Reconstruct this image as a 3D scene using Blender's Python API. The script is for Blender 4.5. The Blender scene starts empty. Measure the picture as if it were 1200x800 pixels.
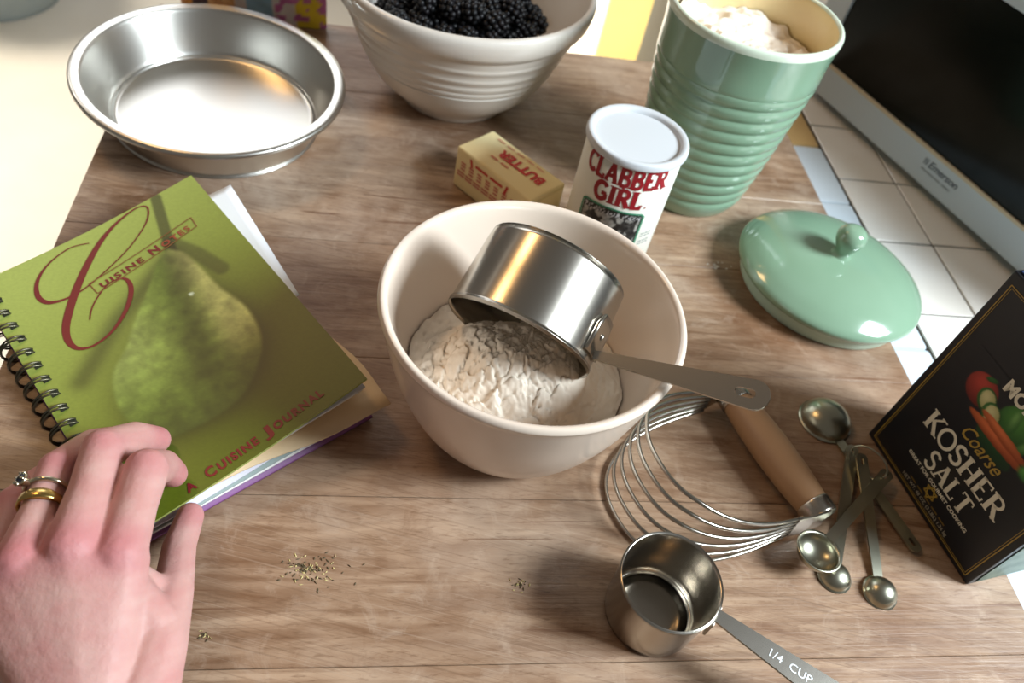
import bpy, bmesh, math, random
import numpy as np
from mathutils import Vector, Matrix

random.seed(7)
S = bpy.context.scene
COL = S.collection

# ------------------------------------------------------------------ camera
cam_d = bpy.data.cameras.new('camera')
cam = bpy.data.objects.new('camera', cam_d)
COL.objects.link(cam)
S.camera = cam
cam_d.sensor_width = 36.0
cam_d.lens = 925.0 / 1200.0 * 36.0
cam_d.clip_start = 0.01
cam_d.clip_end = 60
PITCH, ROLL, CAM_H = math.radians(48.32), math.radians(14.35), 0.40
fwd = Vector((0, math.cos(PITCH), -math.sin(PITCH)))
rgt = Vector((1, 0, 0))
upv = rgt.cross(fwd)
r2 = math.cos(ROLL) * rgt + math.sin(ROLL) * upv
u2 = -math.sin(ROLL) * rgt + math.cos(ROLL) * upv
M = Matrix((r2, u2, -fwd)).transposed().to_4x4()
M.translation = Vector((0, 0, CAM_H))
cam.matrix_world = M
cam_d.dof.use_dof = True
cam_d.dof.focus_distance = 0.40
cam_d.dof.aperture_fstop = 9.0

# ------------------------------------------------------------------ world and light
S.view_settings.view_transform = 'Standard'
S.view_settings.look = 'None'
S.view_settings.gamma = 1.0
S.view_settings.use_curve_mapping = False
S.view_settings.exposure = -0.12
W = bpy.data.worlds.new('world')
S.world = W
W.use_nodes = True
bg = W.node_tree.nodes['Background']
bg.inputs[0].default_value = (0.95, 0.86, 0.76, 1)
bg.inputs[1].default_value = 0.15


def area(name, loc, target, sx, sy, power, col):
    d = bpy.data.lights.new(name, 'AREA')
    d.shape = 'RECTANGLE'
    d.size, d.size_y, d.energy, d.color = sx, sy, power, col
    o = bpy.data.objects.new(name, d)
    COL.objects.link(o)
    o.location = loc
    o.rotation_euler = (Vector(target) - Vector(loc)).to_track_quat('-Z', 'Y').to_euler()
    return o


area('window_light_right', (1.12, 0.20, 0.90), (0.1, 0.32, 0.0), 0.40, 0.46, 47, (0.84, 0.94, 1.0))
area('window_light_far', (-1.15, 2.35, 1.25), (-0.75, 1.0, -0.5), 1.3, 1.0, 14, (0.94, 0.97, 1.0))
area('ceiling_lamp_light', (-0.95, 0.75, 1.35), (0.05, 0.32, 0.0), 0.28, 0.28, 4.5, (1.0, 0.58, 0.24))
wall_fill = area('wall_fill_light', (-1.3, 0.9, 0.5), (0.05, 1.9, -0.45), 0.5, 0.5, 9, (1.0, 0.97, 0.92))  # added fill lamp, brightens the far wall and yellow post; no actual window
wall_fill.data.spread = math.radians(40)
floor_fill = area('floor_fill_light', (-2.6, 1.9, 1.3), (-1.25, 1.25, -0.9), 0.8, 0.8, 14, (1.0, 0.95, 0.86))  # extra lamp added to whiten the floor, narrow so it misses the board
floor_fill.data.spread = math.radians(60)


# ------------------------------------------------------------------ materials
def lin(c):
    return tuple((x / 255 / 12.92) if x / 255 <= 0.04045 else ((x / 255 + 0.055) / 1.055) ** 2.4 for x in c)


def rgba(c):
    return (*lin(c), 1.0)


MATS = {}


def mat(name, col, rough=0.5, metal=0.0, spec=0.5, coat=0.0, bump=None, vary=None, attr=None, aniso=0.0, sss=0.0, trans=0.0):
    """Principled material; bump=(scale,strength,dist); vary=(scale,colour2,amount); attr=name of a colour attribute"""
    if name in MATS:
        return MATS[name]
    m = bpy.data.materials.new(name)
    m.use_nodes = True
    nt = m.node_tree
    b = nt.nodes['Principled BSDF']
    b.inputs['Base Color'].default_value = rgba(col)
    b.inputs['Roughness'].default_value = rough
    b.inputs['Metallic'].default_value = metal
    b.inputs['Specular IOR Level'].default_value = spec
    b.inputs['Coat Weight'].default_value = coat
    b.inputs['Coat Roughness'].default_value = 0.08
    if aniso:
        b.inputs['Anisotropic'].default_value = aniso
    if sss:
        b.inputs['Subsurface Weight'].default_value = sss
        b.inputs['Subsurface Radius'].default_value = (1.0, 0.35, 0.2)
        b.inputs['Subsurface Scale'].default_value = 0.006
    tc = nt.nodes.new('ShaderNodeTexCoord')
    src = None
    if attr:
        a = nt.nodes.new('ShaderNodeAttribute')
        a.attribute_name = attr
        src = a.outputs['Color']
    if vary:
        n = nt.nodes.new('ShaderNodeTexNoise')
        n.inputs['Scale'].default_value = vary[0]
        n.inputs['Detail'].default_value = 5
        nt.links.new(tc.outputs['Object'], n.inputs['Vector'])
        r = nt.nodes.new('ShaderNodeMapRange')
        r.inputs[1].default_value, r.inputs[2].default_value = 0.38, 0.66
        r.inputs[4].default_value = vary[2]
        nt.links.new(n.outputs['Fac'], r.inputs[0])
        mx = nt.nodes.new('ShaderNodeMix')
        mx.data_type = 'RGBA'
        nt.links.new(r.outputs[0], mx.inputs[0])
        if src:
            nt.links.new(src, mx.inputs[6])
        else:
            mx.inputs[6].default_value = rgba(col)
        mx.inputs[7].default_value = rgba(vary[1])
        src = mx.outputs[2]
    if src:
        nt.links.new(src, b.inputs['Base Color'])
    if bump:
        n = nt.nodes.new('ShaderNodeTexNoise')
        n.inputs['Scale'].default_value = bump[0]
        n.inputs['Detail'].default_value = 4
        nt.links.new(tc.outputs['Object'], n.inputs['Vector'])
        bp = nt.nodes.new('ShaderNodeBump')
        bp.inputs['Strength'].default_value = bump[1]
        bp.inputs['Distance'].default_value = bump[2]
        nt.links.new(n.outputs['Fac'], bp.inputs['Height'])
        nt.links.new(bp.outputs[0], b.inputs['Normal'])
    MATS[name] = m
    return m


def wood_board():
    m = bpy.data.materials.new('worn_board_wood')
    m.use_nodes = True
    nt = m.node_tree
    N, L = nt.nodes, nt.links
    b = N['Principled BSDF']
    tc = N.new('ShaderNodeTexCoord')
    oi = N.new('ShaderNodeObjectInfo')
    comb = N.new('ShaderNodeCombineXYZ')
    mul = N.new('ShaderNodeMath'); mul.operation = 'MULTIPLY'; mul.inputs[1].default_value = 40
    L.new(oi.outputs['Random'], mul.inputs[0])
    L.new(mul.outputs[0], comb.inputs[2])
    add = N.new('ShaderNodeVectorMath'); add.operation = 'ADD'
    L.new(tc.outputs['Object'], add.inputs[0]); L.new(comb.outputs[0], add.inputs[1])
    geo = N.new('ShaderNodeNewGeometry')

    def noise(vec, scale_vec, scale, detail=6, dist=0.0, rot=0.0, rough=0.55):
        mp = N.new('ShaderNodeMapping')
        mp.inputs['Scale'].default_value = scale_vec
        mp.inputs['Rotation'].default_value = (0, 0, rot)
        L.new(vec, mp.inputs['Vector'])
        n = N.new('ShaderNodeTexNoise')
        n.inputs['Scale'].default_value = scale
        n.inputs['Detail'].default_value = detail
        n.inputs['Roughness'].default_value = rough
        n.inputs['Distortion'].default_value = dist
        L.new(mp.outputs[0], n.inputs['Vector'])
        return n.outputs['Fac']

    def rng(v, a, c, lo=0.0, hi=1.0):
        r = N.new('ShaderNodeMapRange')
        r.inputs[1].default_value, r.inputs[2].default_value = a, c
        r.inputs[3].default_value, r.inputs[4].default_value = lo, hi
        L.new(v, r.inputs[0])
        return r.outputs[0]

    def mix(f, a, c, mode='MIX'):
        mx = N.new('ShaderNodeMix'); mx.data_type = 'RGBA'; mx.blend_type = mode
        L.new(f, mx.inputs[0]) if not isinstance(f, float) else setattr(mx.inputs[0], 'default_value', f)
        for s, i in ((a, 6), (c, 7)):
            if isinstance(s, tuple):
                mx.inputs[i].default_value = rgba(s)
            else:
                L.new(s, mx.inputs[i])
        return mx.outputs[2]

    grain = noise(add.outputs[0], (1.0, 7.0, 7.0), 14.0, 8, 0.8)
    fine = noise(add.outputs[0], (1.0, 30.0, 30.0), 14.0, 4, 0.3)
    stain = noise(geo.outputs['Position'], (1, 1, 1), 7.0, 5, 0.6)
    stain2 = noise(geo.outputs['Position'], (1, 1, 1), 6.0, 6, 0.6)
    c1 = mix(rng(grain, 0.30, 0.70), (114, 82, 58), (184, 156, 130))
    c2 = mix(rng(fine, 0.55, 0.72, 0, 0.45), c1, (100, 72, 50))
    c3 = mix(rng(stain, 0.48, 0.66, 0, 0.70), c2, (98, 62, 38))
    c4 = mix(rng(stain2, 0.47, 0.66, 0, 0.62), c3, (190, 172, 154))
    # pores and mottling
    pore = noise(add.outputs[0], (1.0, 5.0, 5.0), 120.0, 4, 0.2)
    out = mix(rng(pore, 0.56, 0.72, 0, 0.50), c4, (92, 64, 44))
    mot = noise(geo.outputs['Position'], (1, 1, 1), 46.0, 8, 0.8, 0.0, 0.7)
    out = mix(rng(mot, 0.54, 0.68, 0, 0.40), out, (112, 78, 54))
    out = mix(rng(mot, 0.46, 0.30, 0, 0.40), out, (198, 178, 158))
    # knife cuts in several directions
    for k, rot in enumerate((0.75, -0.55, 1.25, 0.25)):
        s = noise(geo.outputs['Position'], (2.0, 210.0, 1.0), 3.2, 3, 0.0, rot, 0.5)
        out = mix(rng(s, 0.62, 0.66, 0, 0.24), out, (84, 60, 42))
        s = noise(geo.outputs['Position'], (2.4, 240.0, 1.0), 3.2, 3, 0.0, rot + 0.12, 0.5)
        out = mix(rng(s, 0.64, 0.68, 0, 0.16), out, (206, 188, 168))
    # dark fine cracks along the grain
    cr = noise(add.outputs[0], (0.7, 30.0, 1.0), 6.0, 3, 0.9)
    out = mix(rng(cr, 0.655, 0.70, 0, 0.65), out, (88, 48, 26))
    pl = mix(rng(oi.outputs['Random'], 0, 1, 0, 0.22), out, (140, 100, 68))
    L.new(pl, b.inputs['Base Color'])
    L.new(rng(grain, 0.3, 0.7, 0.46, 0.34), b.inputs['Roughness'])
    b.inputs['Specular IOR Level'].default_value = 0.5
    bp = N.new('ShaderNodeBump')
    bp.inputs['Strength'].default_value = 0.35
    bp.inputs['Distance'].default_value = 0.0008
    L.new(fine, bp.inputs['Height'])
    L.new(bp.outputs[0], b.inputs['Normal'])
    return m


# ------------------------------------------------------------------ mesh helpers
def mesh_obj(name, verts, faces, m=None, parent=None, smooth=False, midx=None, mats=None):
    me = bpy.data.meshes.new(name)
    me.from_pydata([tuple(v) for v in verts], [], faces)
    for mm in (mats or ([m] if m else [])):
        me.materials.append(mm)
    if midx is not None:
        me.polygons.foreach_set('material_index', midx)
    if smooth:
        me.polygons.foreach_set('use_smooth', [True] * len(me.polygons))
    me.update()
    o = bpy.data.objects.new(name, me)
    COL.objects.link(o)
    o.parent = parent
    return o


def bm_obj(name, bm, m, parent=None, smooth=False):
    me = bpy.data.meshes.new(name)
    bmesh.ops.recalc_face_normals(bm, faces=bm.faces[:])
    bm.to_mesh(me)
    bm.free()
    me.materials.append(m)
    if smooth:
        me.polygons.foreach_set('use_smooth', [True] * len(me.polygons))
    o = bpy.data.objects.new(name, me)
    COL.objects.link(o)
    o.parent = parent
    return o


def box_bm(lo, hi, bev=0.0, seg=2, bm=None):
    bm2 = bmesh.new()
    bmesh.ops.create_cube(bm2, size=1)
    for v in bm2.verts:
        v.co = Vector([(lo[i] + hi[i]) / 2 + v.co[i] * (hi[i] - lo[i]) for i in range(3)])
    if bev:
        bmesh.ops.bevel(bm2, geom=bm2.edges[:], offset=bev, segments=seg, affect='EDGES', profile=0.6)
    if bm is None:
        return bm2
    me = bpy.data.meshes.new('tmp'); bm2.to_mesh(me); bm2.free(); bm.from_mesh(me); bpy.data.meshes.remove(me)
    return bm


def box(name, lo, hi, m, parent=None, bev=0.0, seg=2):
    return bm_obj(name, box_bm(lo, hi, bev, seg), m, parent, smooth=False)


def smooth_profile(p, n):
    """Catmull-Rom through the points, n steps for each span"""
    p = [np.array(q, float) for q in p]
    out = []
    for i in range(len(p) - 1):
        a, b, c, d = p[max(i - 1, 0)], p[i], p[i + 1], p[min(i + 2, len(p) - 1)]
        for k in range(n):
            t = k / n
            out.append(0.5 * (2 * b + (c - a) * t + (2 * a - 5 * b + 4 * c - d) * t * t + (3 * b - a - 3 * c + d) * t ** 3))
    out.append(p[-1])
    return out


def lathe(name, prof, m, parent=None, seg=72, ell=(1, 1, 0), mats=None, mfun=None, close=False):
    """revolve (r,z) points about z; ell=(sx,sy,angle) slight out-of-round"""
    verts, faces, mi = [], [], []
    n = len(prof)
    ca, sa = math.cos(ell[2]), math.sin(ell[2])
    rings = []
    for r, z in prof:
        if r < 1e-6:
            rings.append([len(verts)])
            verts.append((0, 0, z))
        else:
            ring = []
            for k in range(seg):
                t = 2 * math.pi * k / seg
                x, y = r * math.cos(t), r * math.sin(t)
                X, Y = (x * ca + y * sa) * ell[0], (-x * sa + y * ca) * ell[1]
                ring.append(len(verts))
                verts.append((X * ca - Y * sa, X * sa + Y * ca, z))
            rings.append(ring)
    pairs = [(i, i + 1) for i in range(n - 1)] + ([(n - 1, 0)] if close else [])
    for i, j in pairs:
        A, B = rings[i], rings[j]
        for k in range(seg):
            l = (k + 1) % seg
            if len(A) == 1 and len(B) == 1:
                continue
            if len(A) == 1:
                f = (A[0], B[l], B[k])
            elif len(B) == 1:
                f = (A[k], A[l], B[0])
            else:
                f = (A[k], A[l], B[l], B[k])
            faces.append(f)
            mi.append(mfun(i) if mfun else 0)
    return mesh_obj(name, verts, faces, m, parent, True, mi if mats else None, mats)


def tube_geo(pts, rad, seg=8, cap=True, closed=False, flat=1.0, flat_dir=None):
    pts = [Vector(p) for p in pts]
    n = len(pts)
    rads = rad if isinstance(rad, (list, tuple)) else [rad] * n
    verts, faces = [], []
    prev = None
    for i, p in enumerate(pts):
        if closed:
            t = pts[(i + 1) % n] - pts[i - 1]
        else:
            t = pts[min(i + 1, n - 1)] - pts[max(i - 1, 0)]
        t.normalize()
        if prev is None:
            a = Vector(flat_dir) if flat_dir else (Vector((0, 0, 1)) if abs(t.z) < 0.9 else Vector((1, 0, 0)))
        else:
            a = prev
        a = (a - t * a.dot(t)).normalized()
        prev = a
        c = t.cross(a)
        for k in range(seg):
            th = 2 * math.pi * k / seg
            verts.append(p + (a * math.cos(th) * flat + c * math.sin(th)) * rads[i])
    for i in range(n if closed else n - 1):
        j = (i + 1) % n
        for k in range(seg):
            l = (k + 1) % seg
            faces.append((i * seg + k, i * seg + l, j * seg + l, j * seg + k))
    if cap and not closed:
        faces.append(tuple(range(seg))[::-1])
        faces.append(tuple((n - 1) * seg + k for k in range(seg)))
    return verts, faces


def tube(name, pts, rad, m, parent=None, **kw):
    v, f = tube_geo(pts, rad, **kw)
    return mesh_obj(name, v, f, m, parent, True)


def join_geo(parts):
    V, Fc = [], []
    for v, f in parts:
        o = len(V)
        V += list(v)
        Fc += [tuple(i + o for i in q) for q in f]
    return V, Fc


def empty(name, loc=(0, 0, 0), rz=0.0):
    o = bpy.data.objects.new(name, None)
    COL.objects.link(o)
    o.location = loc
    o.rotation_euler = (0, 0, rz)
    o.empty_display_size = 0.02
    return o


def tag(o, label=None, cat=None, group=None, kind=None):
    for k, v in (('label', label), ('category', cat), ('group', group), ('kind', kind)):
        if v:
            o[k] = v
    return o


def frame(o, origin, ex, ey):
    """place object o so that local x,y follow ex,ey"""
    ex = Vector(ex).normalized()
    ey = Vector(ey)
    ez = ex.cross(ey).normalized()
    ey = ez.cross(ex)
    m = Matrix((ex, ey, ez)).transposed().to_4x4()
    m.translation = Vector(origin)
    o.matrix_world = m
    return o


# flat lettering -------------------------------------------------------------
def ribbon(pts, w):
    pts = [np.array(p, float) for p in pts]
    ws = w if isinstance(w, (list, tuple)) else [w] * len(pts)
    v = []
    for i, p in enumerate(pts):
        t = pts[min(i + 1, len(pts) - 1)] - pts[max(i - 1, 0)]
        t = t / (np.linalg.norm(t) + 1e-12)
        nrm = np.array([-t[1], t[0]])
        v += [p + nrm * ws[i] / 2, p - nrm * ws[i] / 2]
    f = [(2 * i, 2 * i + 1, 2 * i + 3, 2 * i + 2) for i in range(len(pts) - 1)]
    return v, f


def arc(cx, cy, rx, ry, a0, a1, n=12):
    return [(cx + rx * math.cos(math.radians(a0 + (a1 - a0) * k / n)), cy + ry * math.sin(math.radians(a0 + (a1 - a0) * k / n))) for k in range(n + 1)]


# strokes: (points, weight) with weight T thick, t thin; serif bars added by hand
T_, t_ = 1.0, 0.45
GL = {
    'K': (0.78, [([(0.16, 0), (0.16, 1)], T_), ([(0.22, 0.42), (0.66, 1)], t_), ([(0.32, 0.54), (0.70, 0)], T_)], [(0.16, 0), (0.16, 1), (0.66, 1), (0.70, 0)]),
    'O': (0.86, [(arc(0.43, 0.5, 0.36, 0.47, 0, 360, 26), 0.75)], []),
    'S': (0.62, [(arc(0.31, 0.745, 0.21, 0.22, 20, 250, 12) + arc(0.31, 0.265, 0.23, 0.245, 80, -165, 12), 0.8)], []),
    'H': (0.86, [([(0.17, 0), (0.17, 1)], T_), ([(0.69, 0), (0.69, 1)], T_), ([(0.17, 0.5), (0.69, 0.5)], t_)], [(0.17, 0), (0.17, 1), (0.69, 0), (0.69, 1)]),
    'E': (0.70, [([(0.17, 0), (0.17, 1)], T_), ([(0.1, 0.96), (0.60, 0.96), (0.60, 0.80)], t_), ([(0.17, 0.5), (0.48, 0.5)], t_), ([(0.1, 0.04), (0.62, 0.04), (0.62, 0.22)], t_)], []),
    'R': (0.78, [([(0.17, 0), (0.17, 1)], T_), ([(0.17, 0.96)] + arc(0.40, 0.73, 0.22, 0.23, 90, -90, 10) + [(0.17, 0.5)], 0.65), ([(0.38, 0.5), (0.70, 0)], T_)], [(0.17, 0), (0.17, 1), (0.70, 0)]),
    'A': (0.84, [([(0.12, 0), (0.42, 1)], t_), ([(0.40, 1), (0.72, 0)], T_), ([(0.22, 0.34), (0.60, 0.34)], t_)], [(0.12, 0), (0.72, 0)]),
    'L': (0.66, [([(0.17, 0), (0.17, 1)], T_), ([(0.1, 0.04), (0.58, 0.04), (0.58, 0.24)], t_)], [(0.17, 1)]),
    'T': (0.76, [([(0.38, 0), (0.38, 1)], T_), ([(0.06, 0.80), (0.06, 0.96), (0.70, 0.96), (0.70, 0.80)], t_)], [(0.38, 0)]),
    'C': (0.76, [(arc(0.43, 0.5, 0.34, 0.46, 42, 318, 20), 0.9)], []),
    'B': (0.76, [([(0.17, 0), (0.17, 1)], T_), ([(0.17, 0.95)] + arc(0.40, 0.745, 0.19, 0.205, 90, -90, 8) + [(0.17, 0.54)], 0.8), ([(0.17, 0.5)] + arc(0.42, 0.27, 0.22, 0.23, 90, -90, 8) + [(0.17, 0.04)], 0.8)], [(0.12, 0), (0.12, 1)]),
    'G': (0.82, [(arc(0.43, 0.5, 0.34, 0.46, 42, 335, 20), 0.9), ([(0.46, 0.42), (0.74, 0.42)], 0.7), ([(0.70, 0.42), (0.70, 0.08)], 0.8)], []),
    'I': (0.40, [([(0.20, 0), (0.20, 1)], T_)], [(0.20, 0), (0.20, 1)]),
    ' ': (0.4, [], []),
}


def glyph_text(txt, height, weight, serif=0.34, track=1.0, thin=None):
    """own serif lettering: (verts2d, faces, width), baseline at 0"""
    parts, x = [], 0.0
    for ch in txt:
        adv, strokes, ser = GL[ch]
        for pts, w in strokes:
            ww = weight * (w if thin is None else max(w, thin))
            v, f = ribbon([(x + a, b) for a, b in pts], ww)
            parts.append((v, f))
        for a, b in ser:
            yy = b + (0.03 if b < 0.5 else -0.03)
            v, f = ribbon([(x + a - serif / 2, yy), (x + a + serif / 2, yy)], 0.075)
            parts.append((v, f))
        x += adv * track
    V, Fc = join_geo(parts)
    return [np.array(q) * height for q in V], Fc, x * height


_font_cache = {}


def font_text(txt, height, bold=0.0, shear=0.0, space=1.0):
    cu = bpy.data.curves.new('tmp_text', 'FONT')
    cu.body = txt
    cu.size = height / 0.72
    cu.offset = bold
    cu.shear = shear
    cu.space_character = space
    cu.resolution_u = 3
    o = bpy.data.objects.new('tmp_text', cu)
    COL.objects.link(o)
    dg = bpy.context.evaluated_depsgraph_get()
    me = bpy.data.meshes.new_from_object(o.evaluated_get(dg))
    V = [np.array((v.co.x, v.co.y)) for v in me.vertices]
    Fc = [tuple(p.vertices) for p in me.polygons]
    bpy.data.objects.remove(o)
    bpy.data.curves.remove(cu)
    bpy.data.meshes.remove(me)
    w = max(v[0] for v in V)
    return V, Fc, w


def decal(name, geo, fn, m, parent):
    V, Fc = geo[0], geo[1]
    return mesh_obj(name, [fn(v[0], v[1]) for v in V], Fc, m, parent)


def shift(geo, dx, dy, sx=1.0, ang=0.0):
    c, s = math.cos(ang), math.sin(ang)
    return [np.array((dx + sx * v[0] * c - v[1] * s, dy + sx * v[0] * s + v[1] * c)) for v in geo[0]], geo[1]


def painted_grid(name, nu, nv, pos, colfn, m, parent=None, smooth=True):
    """grid with a colour attribute 'print'; pos(u,v)->xyz ; colfn(U,V arrays)->(n,3) sRGB 0-255"""
    us, vs = np.meshgrid(np.linspace(0, 1, nu), np.linspace(0, 1, nv))
    U, V = us.ravel(), vs.ravel()
    verts = [pos(a, b) for a, b in zip(U, V)]
    faces = [(j * nu + i, j * nu + i + 1, (j + 1) * nu + i + 1, (j + 1) * nu + i) for j in range(nv - 1) for i in range(nu - 1)]
    o = mesh_obj(name, verts, faces, m, parent, smooth)
    c = np.clip(colfn(U, V) / 255.0, 0, 1)
    c = np.where(c <= 0.04045, c / 12.92, ((c + 0.055) / 1.055) ** 2.4)
    at = o.data.color_attributes.new('print', 'FLOAT_COLOR', 'POINT')
    at.data.foreach_set('color', np.c_[c, np.ones(len(c))].astype(np.float32).ravel())
    return o


def sm(a, b, x):
    t = np.clip((x - a) / (b - a), 0, 1)
    return t * t * (3 - 2 * t)


def lerp(a, b, t):
    return np.asarray(a, float) * (1 - t)[:, None] + np.asarray(b, float) * t[:, None]


def vnoise(x, y, seed=0):
    """cheap smooth value noise for painting and bumps"""
    x, y = np.asarray(x, float), np.asarray(y, float)
    xi, yi = np.floor(x).astype(int), np.floor(y).astype(int)
    fx, fy = x - xi, y - yi
    fx, fy = fx * fx * (3 - 2 * fx), fy * fy * (3 - 2 * fy)

    def h(i, j):
        n = (i * 374761393 + j * 668265263 + seed * 974711) & 0x7fffffff
        n = ((n ^ (n >> 13)) * 1274126177) & 0x7fffffff
        return ((n ^ (n >> 16)) & 0xffff) / 65535.0
    return (h(xi, yi) * (1 - fx) + h(xi + 1, yi) * fx) * (1 - fy) + (h(xi, yi + 1) * (1 - fx) + h(xi + 1, yi + 1) * fx) * fy


def fbm(x, y, seed=0, o=4):
    s, a, t = 0, 0.5, 0
    for k in range(o):
        s = s + a * vnoise(x * 2 ** k, y * 2 ** k, seed + k)
        t += a
        a *= 0.5
    return s / t


# ------------------------------------------------------------------ shared materials
STEEL = mat('brushed_steel', (188, 182, 172), 0.24, 1.0, bump=(220, 0.05, 0.0004))
STEEL_DARK = mat('worn_spoon_steel', (176, 174, 156), 0.30, 1.0)
ALU = mat('aluminium', (214, 212, 206), 0.30, 1.0, bump=(90, 0.04, 0.0005))
CREAM = mat('cream_stoneware', (223, 206, 190), 0.24, coat=0.3)
WHITE_GLAZE = mat('off_white_glaze', (212, 204, 194), 0.28, coat=0.4)
GREEN = mat('celadon_green_glaze', (126, 155, 130), 0.13, coat=0.6, vary=(18, (134, 163, 140), 0.4))
CROCK_IN = mat('cream_inner_glaze', (226, 208, 160), 0.3, vary=(22, (190, 140, 70), 0.3))
FLOUR = mat('flour', (238, 226, 210), 0.95, spec=0.1, bump=(260, 0.25, 0.0012))
PLASTIC_W = mat('white_plastic', (204, 208, 212), 0.35)
BLACK_PRINT = mat('dark_print', (38, 34, 34), 0.5)
RED_PRINT = mat('red_print', (150, 22, 34), 0.45)

# ------------------------------------------------------------------ setting
floor = box('floor', (-6, -4, -0.93), (6, 6, -0.90), mat('pale_floor', (222, 214, 200), 0.45, vary=(1.4, (200, 186, 160), 0.5)))
tag(floor, kind='structure')
wf = box('wall_far', (-0.55, 1.9, -0.9), (4.0, 2.0, 2.4), mat('white_wall_paint', (240, 238, 230), 0.6, bump=(60, 0.1, 0.001)))
tag(wf, kind='structure')
tp = empty('trim_1', (0, 0, 0))
tag(tp, kind='structure')
YEL = mat('yellow_paint', (226, 196, 120), 0.5, vary=(8, (214, 182, 108), 0.4))
box('post', (0.022, 1.80, -0.9), (0.150, 1.9, 2.4), YEL, tp, 0.004)
box('edge_strip', (0.1515, 1.83, -0.9), (0.185, 1.9, 2.4), mat('ochre_paint', (176, 146, 78), 0.5), tp, 0.003)

# board and counter share one direction
ANG = math.radians(15.0)
UX = Vector((math.cos(ANG), math.sin(ANG), 0))
VX = Vector((-math.sin(ANG), math.cos(ANG), 0))


def uv(u, v, z=0.0):
    return UX * u + VX * v + Vector((0, 0, z))


board = empty('cutting_board', (0, 0, 0), ANG)
tag(board, 'large worn wooden cutting board with knife marks under everything', 'cutting board')
WOOD = wood_board()
BU0, BU1, BV0, BV1, BT = -0.212, 0.386, 0.112, 0.7345, 0.030
edges = [BV0, 0.131]
while edges[-1] + 0.105 < BV1 - 0.03:
    edges.append(edges[-1] + 0.100 + 0.008 * math.sin(len(edges) * 2.1))
edges.append(BV1)
for i in range(len(edges) - 1):
    a, b_ = edges[i], edges[i + 1]
    hgt = 0.0 - 0.00012 * (i % 2)
    o = box('plank', (BU0, -(b_ - a) / 2 + 0.00015, -BT / 2), (BU1, (b_ - a) / 2 - 0.00015, BT / 2 + hgt), WOOD, board, 0.0003, 1)
    o.location = (0, (a + b_) / 2, -BT / 2)

counter = empty('tiled_counter', (0, 0, 0), ANG)
tag(counter, 'counter of square white tiles with dark grout right of the board', 'counter')
box('cabinet', (-0.17, 0.16, -0.9), (0.425, 0.70, -0.0305), mat('cabinet_paint', (120, 112, 92), 0.6), counter)
box('cabinet', (0.426, -0.6, -0.9), (1.25, 1.25, -0.030), mat('cabinet_paint', (120, 112, 92), 0.6), counter)
TILE_T = -0.010
box('grout_bed', (0.4265, -0.6, -0.030), (1.25, 1.25, TILE_T - 0.0016), mat('dark_grout', (60, 52, 40), 0.9), counter)
TILE = mat('white_tile_glaze', (240, 236, 230), 0.22, vary=(12, (226, 218, 206), 0.5))
cols = [0.4275, 0.488] + [0.488 + 0.0868 * k for k in range(1, 7)]
rows = [0.4058 + 0.0868 * k for k in range(-8, 8)]
shared = {}
for i in range(len(cols) - 1):
    for j in range(len(rows) - 1):
        a, b_, c, d = cols[i], cols[i + 1], rows[j], rows[j + 1]
        key = round(b_ - a, 4)
        g = 0.0011
        if key not in shared:
            shared[key] = box('tile', (-(b_ - a) / 2 + g, -0.0434 + g, -0.008), ((b_ - a) / 2 - g, 0.0434 - g, 0.0), TILE, counter, 0.0005, 1)
            o = shared[key]
        else:
            o = shared[key].copy()
            COL.objects.link(o)
        o.parent = counter
        o.location = ((a + b_) / 2, (c + d) / 2, TILE_T + random.uniform(-0.0003, 0.0003))
TRIM = mat('pale_blue_trim_glaze', (204, 214, 222), 0.25)
first = None
for j in range(10):
    v0 = -0.24 + j * 0.0868
    if first is None:
        first = box('trim_tile', (-0.0195, -0.0428, -0.016), (0.0195, 0.0428, 0.0), TRIM, counter, 0.003, 2)
        o = first
    else:
        o = first.copy()
        COL.objects.link(o)
    o.parent = counter
    o.location = (0.4065, v0 + 0.0434, TILE_T)
box('end_block', (0.387, 0.6295, -0.026), (0.4255, 0.80, -0.0105), mat('yellow_wood', (206, 172, 116), 0.5), counter, 0.002)

# ------------------------------------------------------------------ microwave
MA = Vector((0.2471, 0.801, 0))
MT = Vector((0.5947, -0.8039, 0))
MN = Vector((-0.8039, -0.5947, 0))
mw = empty('microwave')
frame(mw, MA, MT, -MN)          # x along the front, y into the depth, z up
tag(mw, 'silver microwave oven with black glass door standing on the tiles', 'microwave')
SILVER = mat('silver_paint', (186, 200, 212), 0.42, 0.0)
CASE = mat('grey_case_paint', (190, 190, 184), 0.45)
MS0, MS1 = -0.042, 0.42
box('case', (MS0 + 0.004, 0.012, 0.0005), (MS1 - 0.004, 0.31, 0.20), CASE, mw, 0.004)
box('bottom_frame', (MS0, 0.0, 0.0), (MS1, 0.0115, 0.0320), SILVER, mw, 0.0015)
box('top_frame', (MS0, 0.0, 0.1640), (MS1, 0.0115, 0.200), SILVER, mw, 0.0015)
box('side_frame', (MS0, 0.0, 0.0325), (-0.0135, 0.0115, 0.1635), SILVER, mw, 0.0015)
box('glass_door', (-0.0130, 0.0022, 0.0325), (MS1, 0.0115, 0.1635), mat('black_glass', (12, 18, 16), 0.14, spec=0.22), mw, 0.0008)
box('frame_lip', (MS0, -0.0006, 0.0300), (MS1, 0.0021, 0.0332), mat('pale_lip', (196, 184, 160), 0.4), mw, 0.0005)
for sx in (0.0, 0.38):
    for sy in (0.03, 0.28):
        o = lathe('foot', [(0, TILE_T), (0.009, TILE_T), (0.010, 0.0), (0, 0.0)], mat('black_rubber', (24, 24, 24), 0.8), mw, 16)
        o.location = (sx, sy, 0)
lg = font_text('Emerson', 0.0068, 0.00012, 0.25, 0.95)
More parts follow.
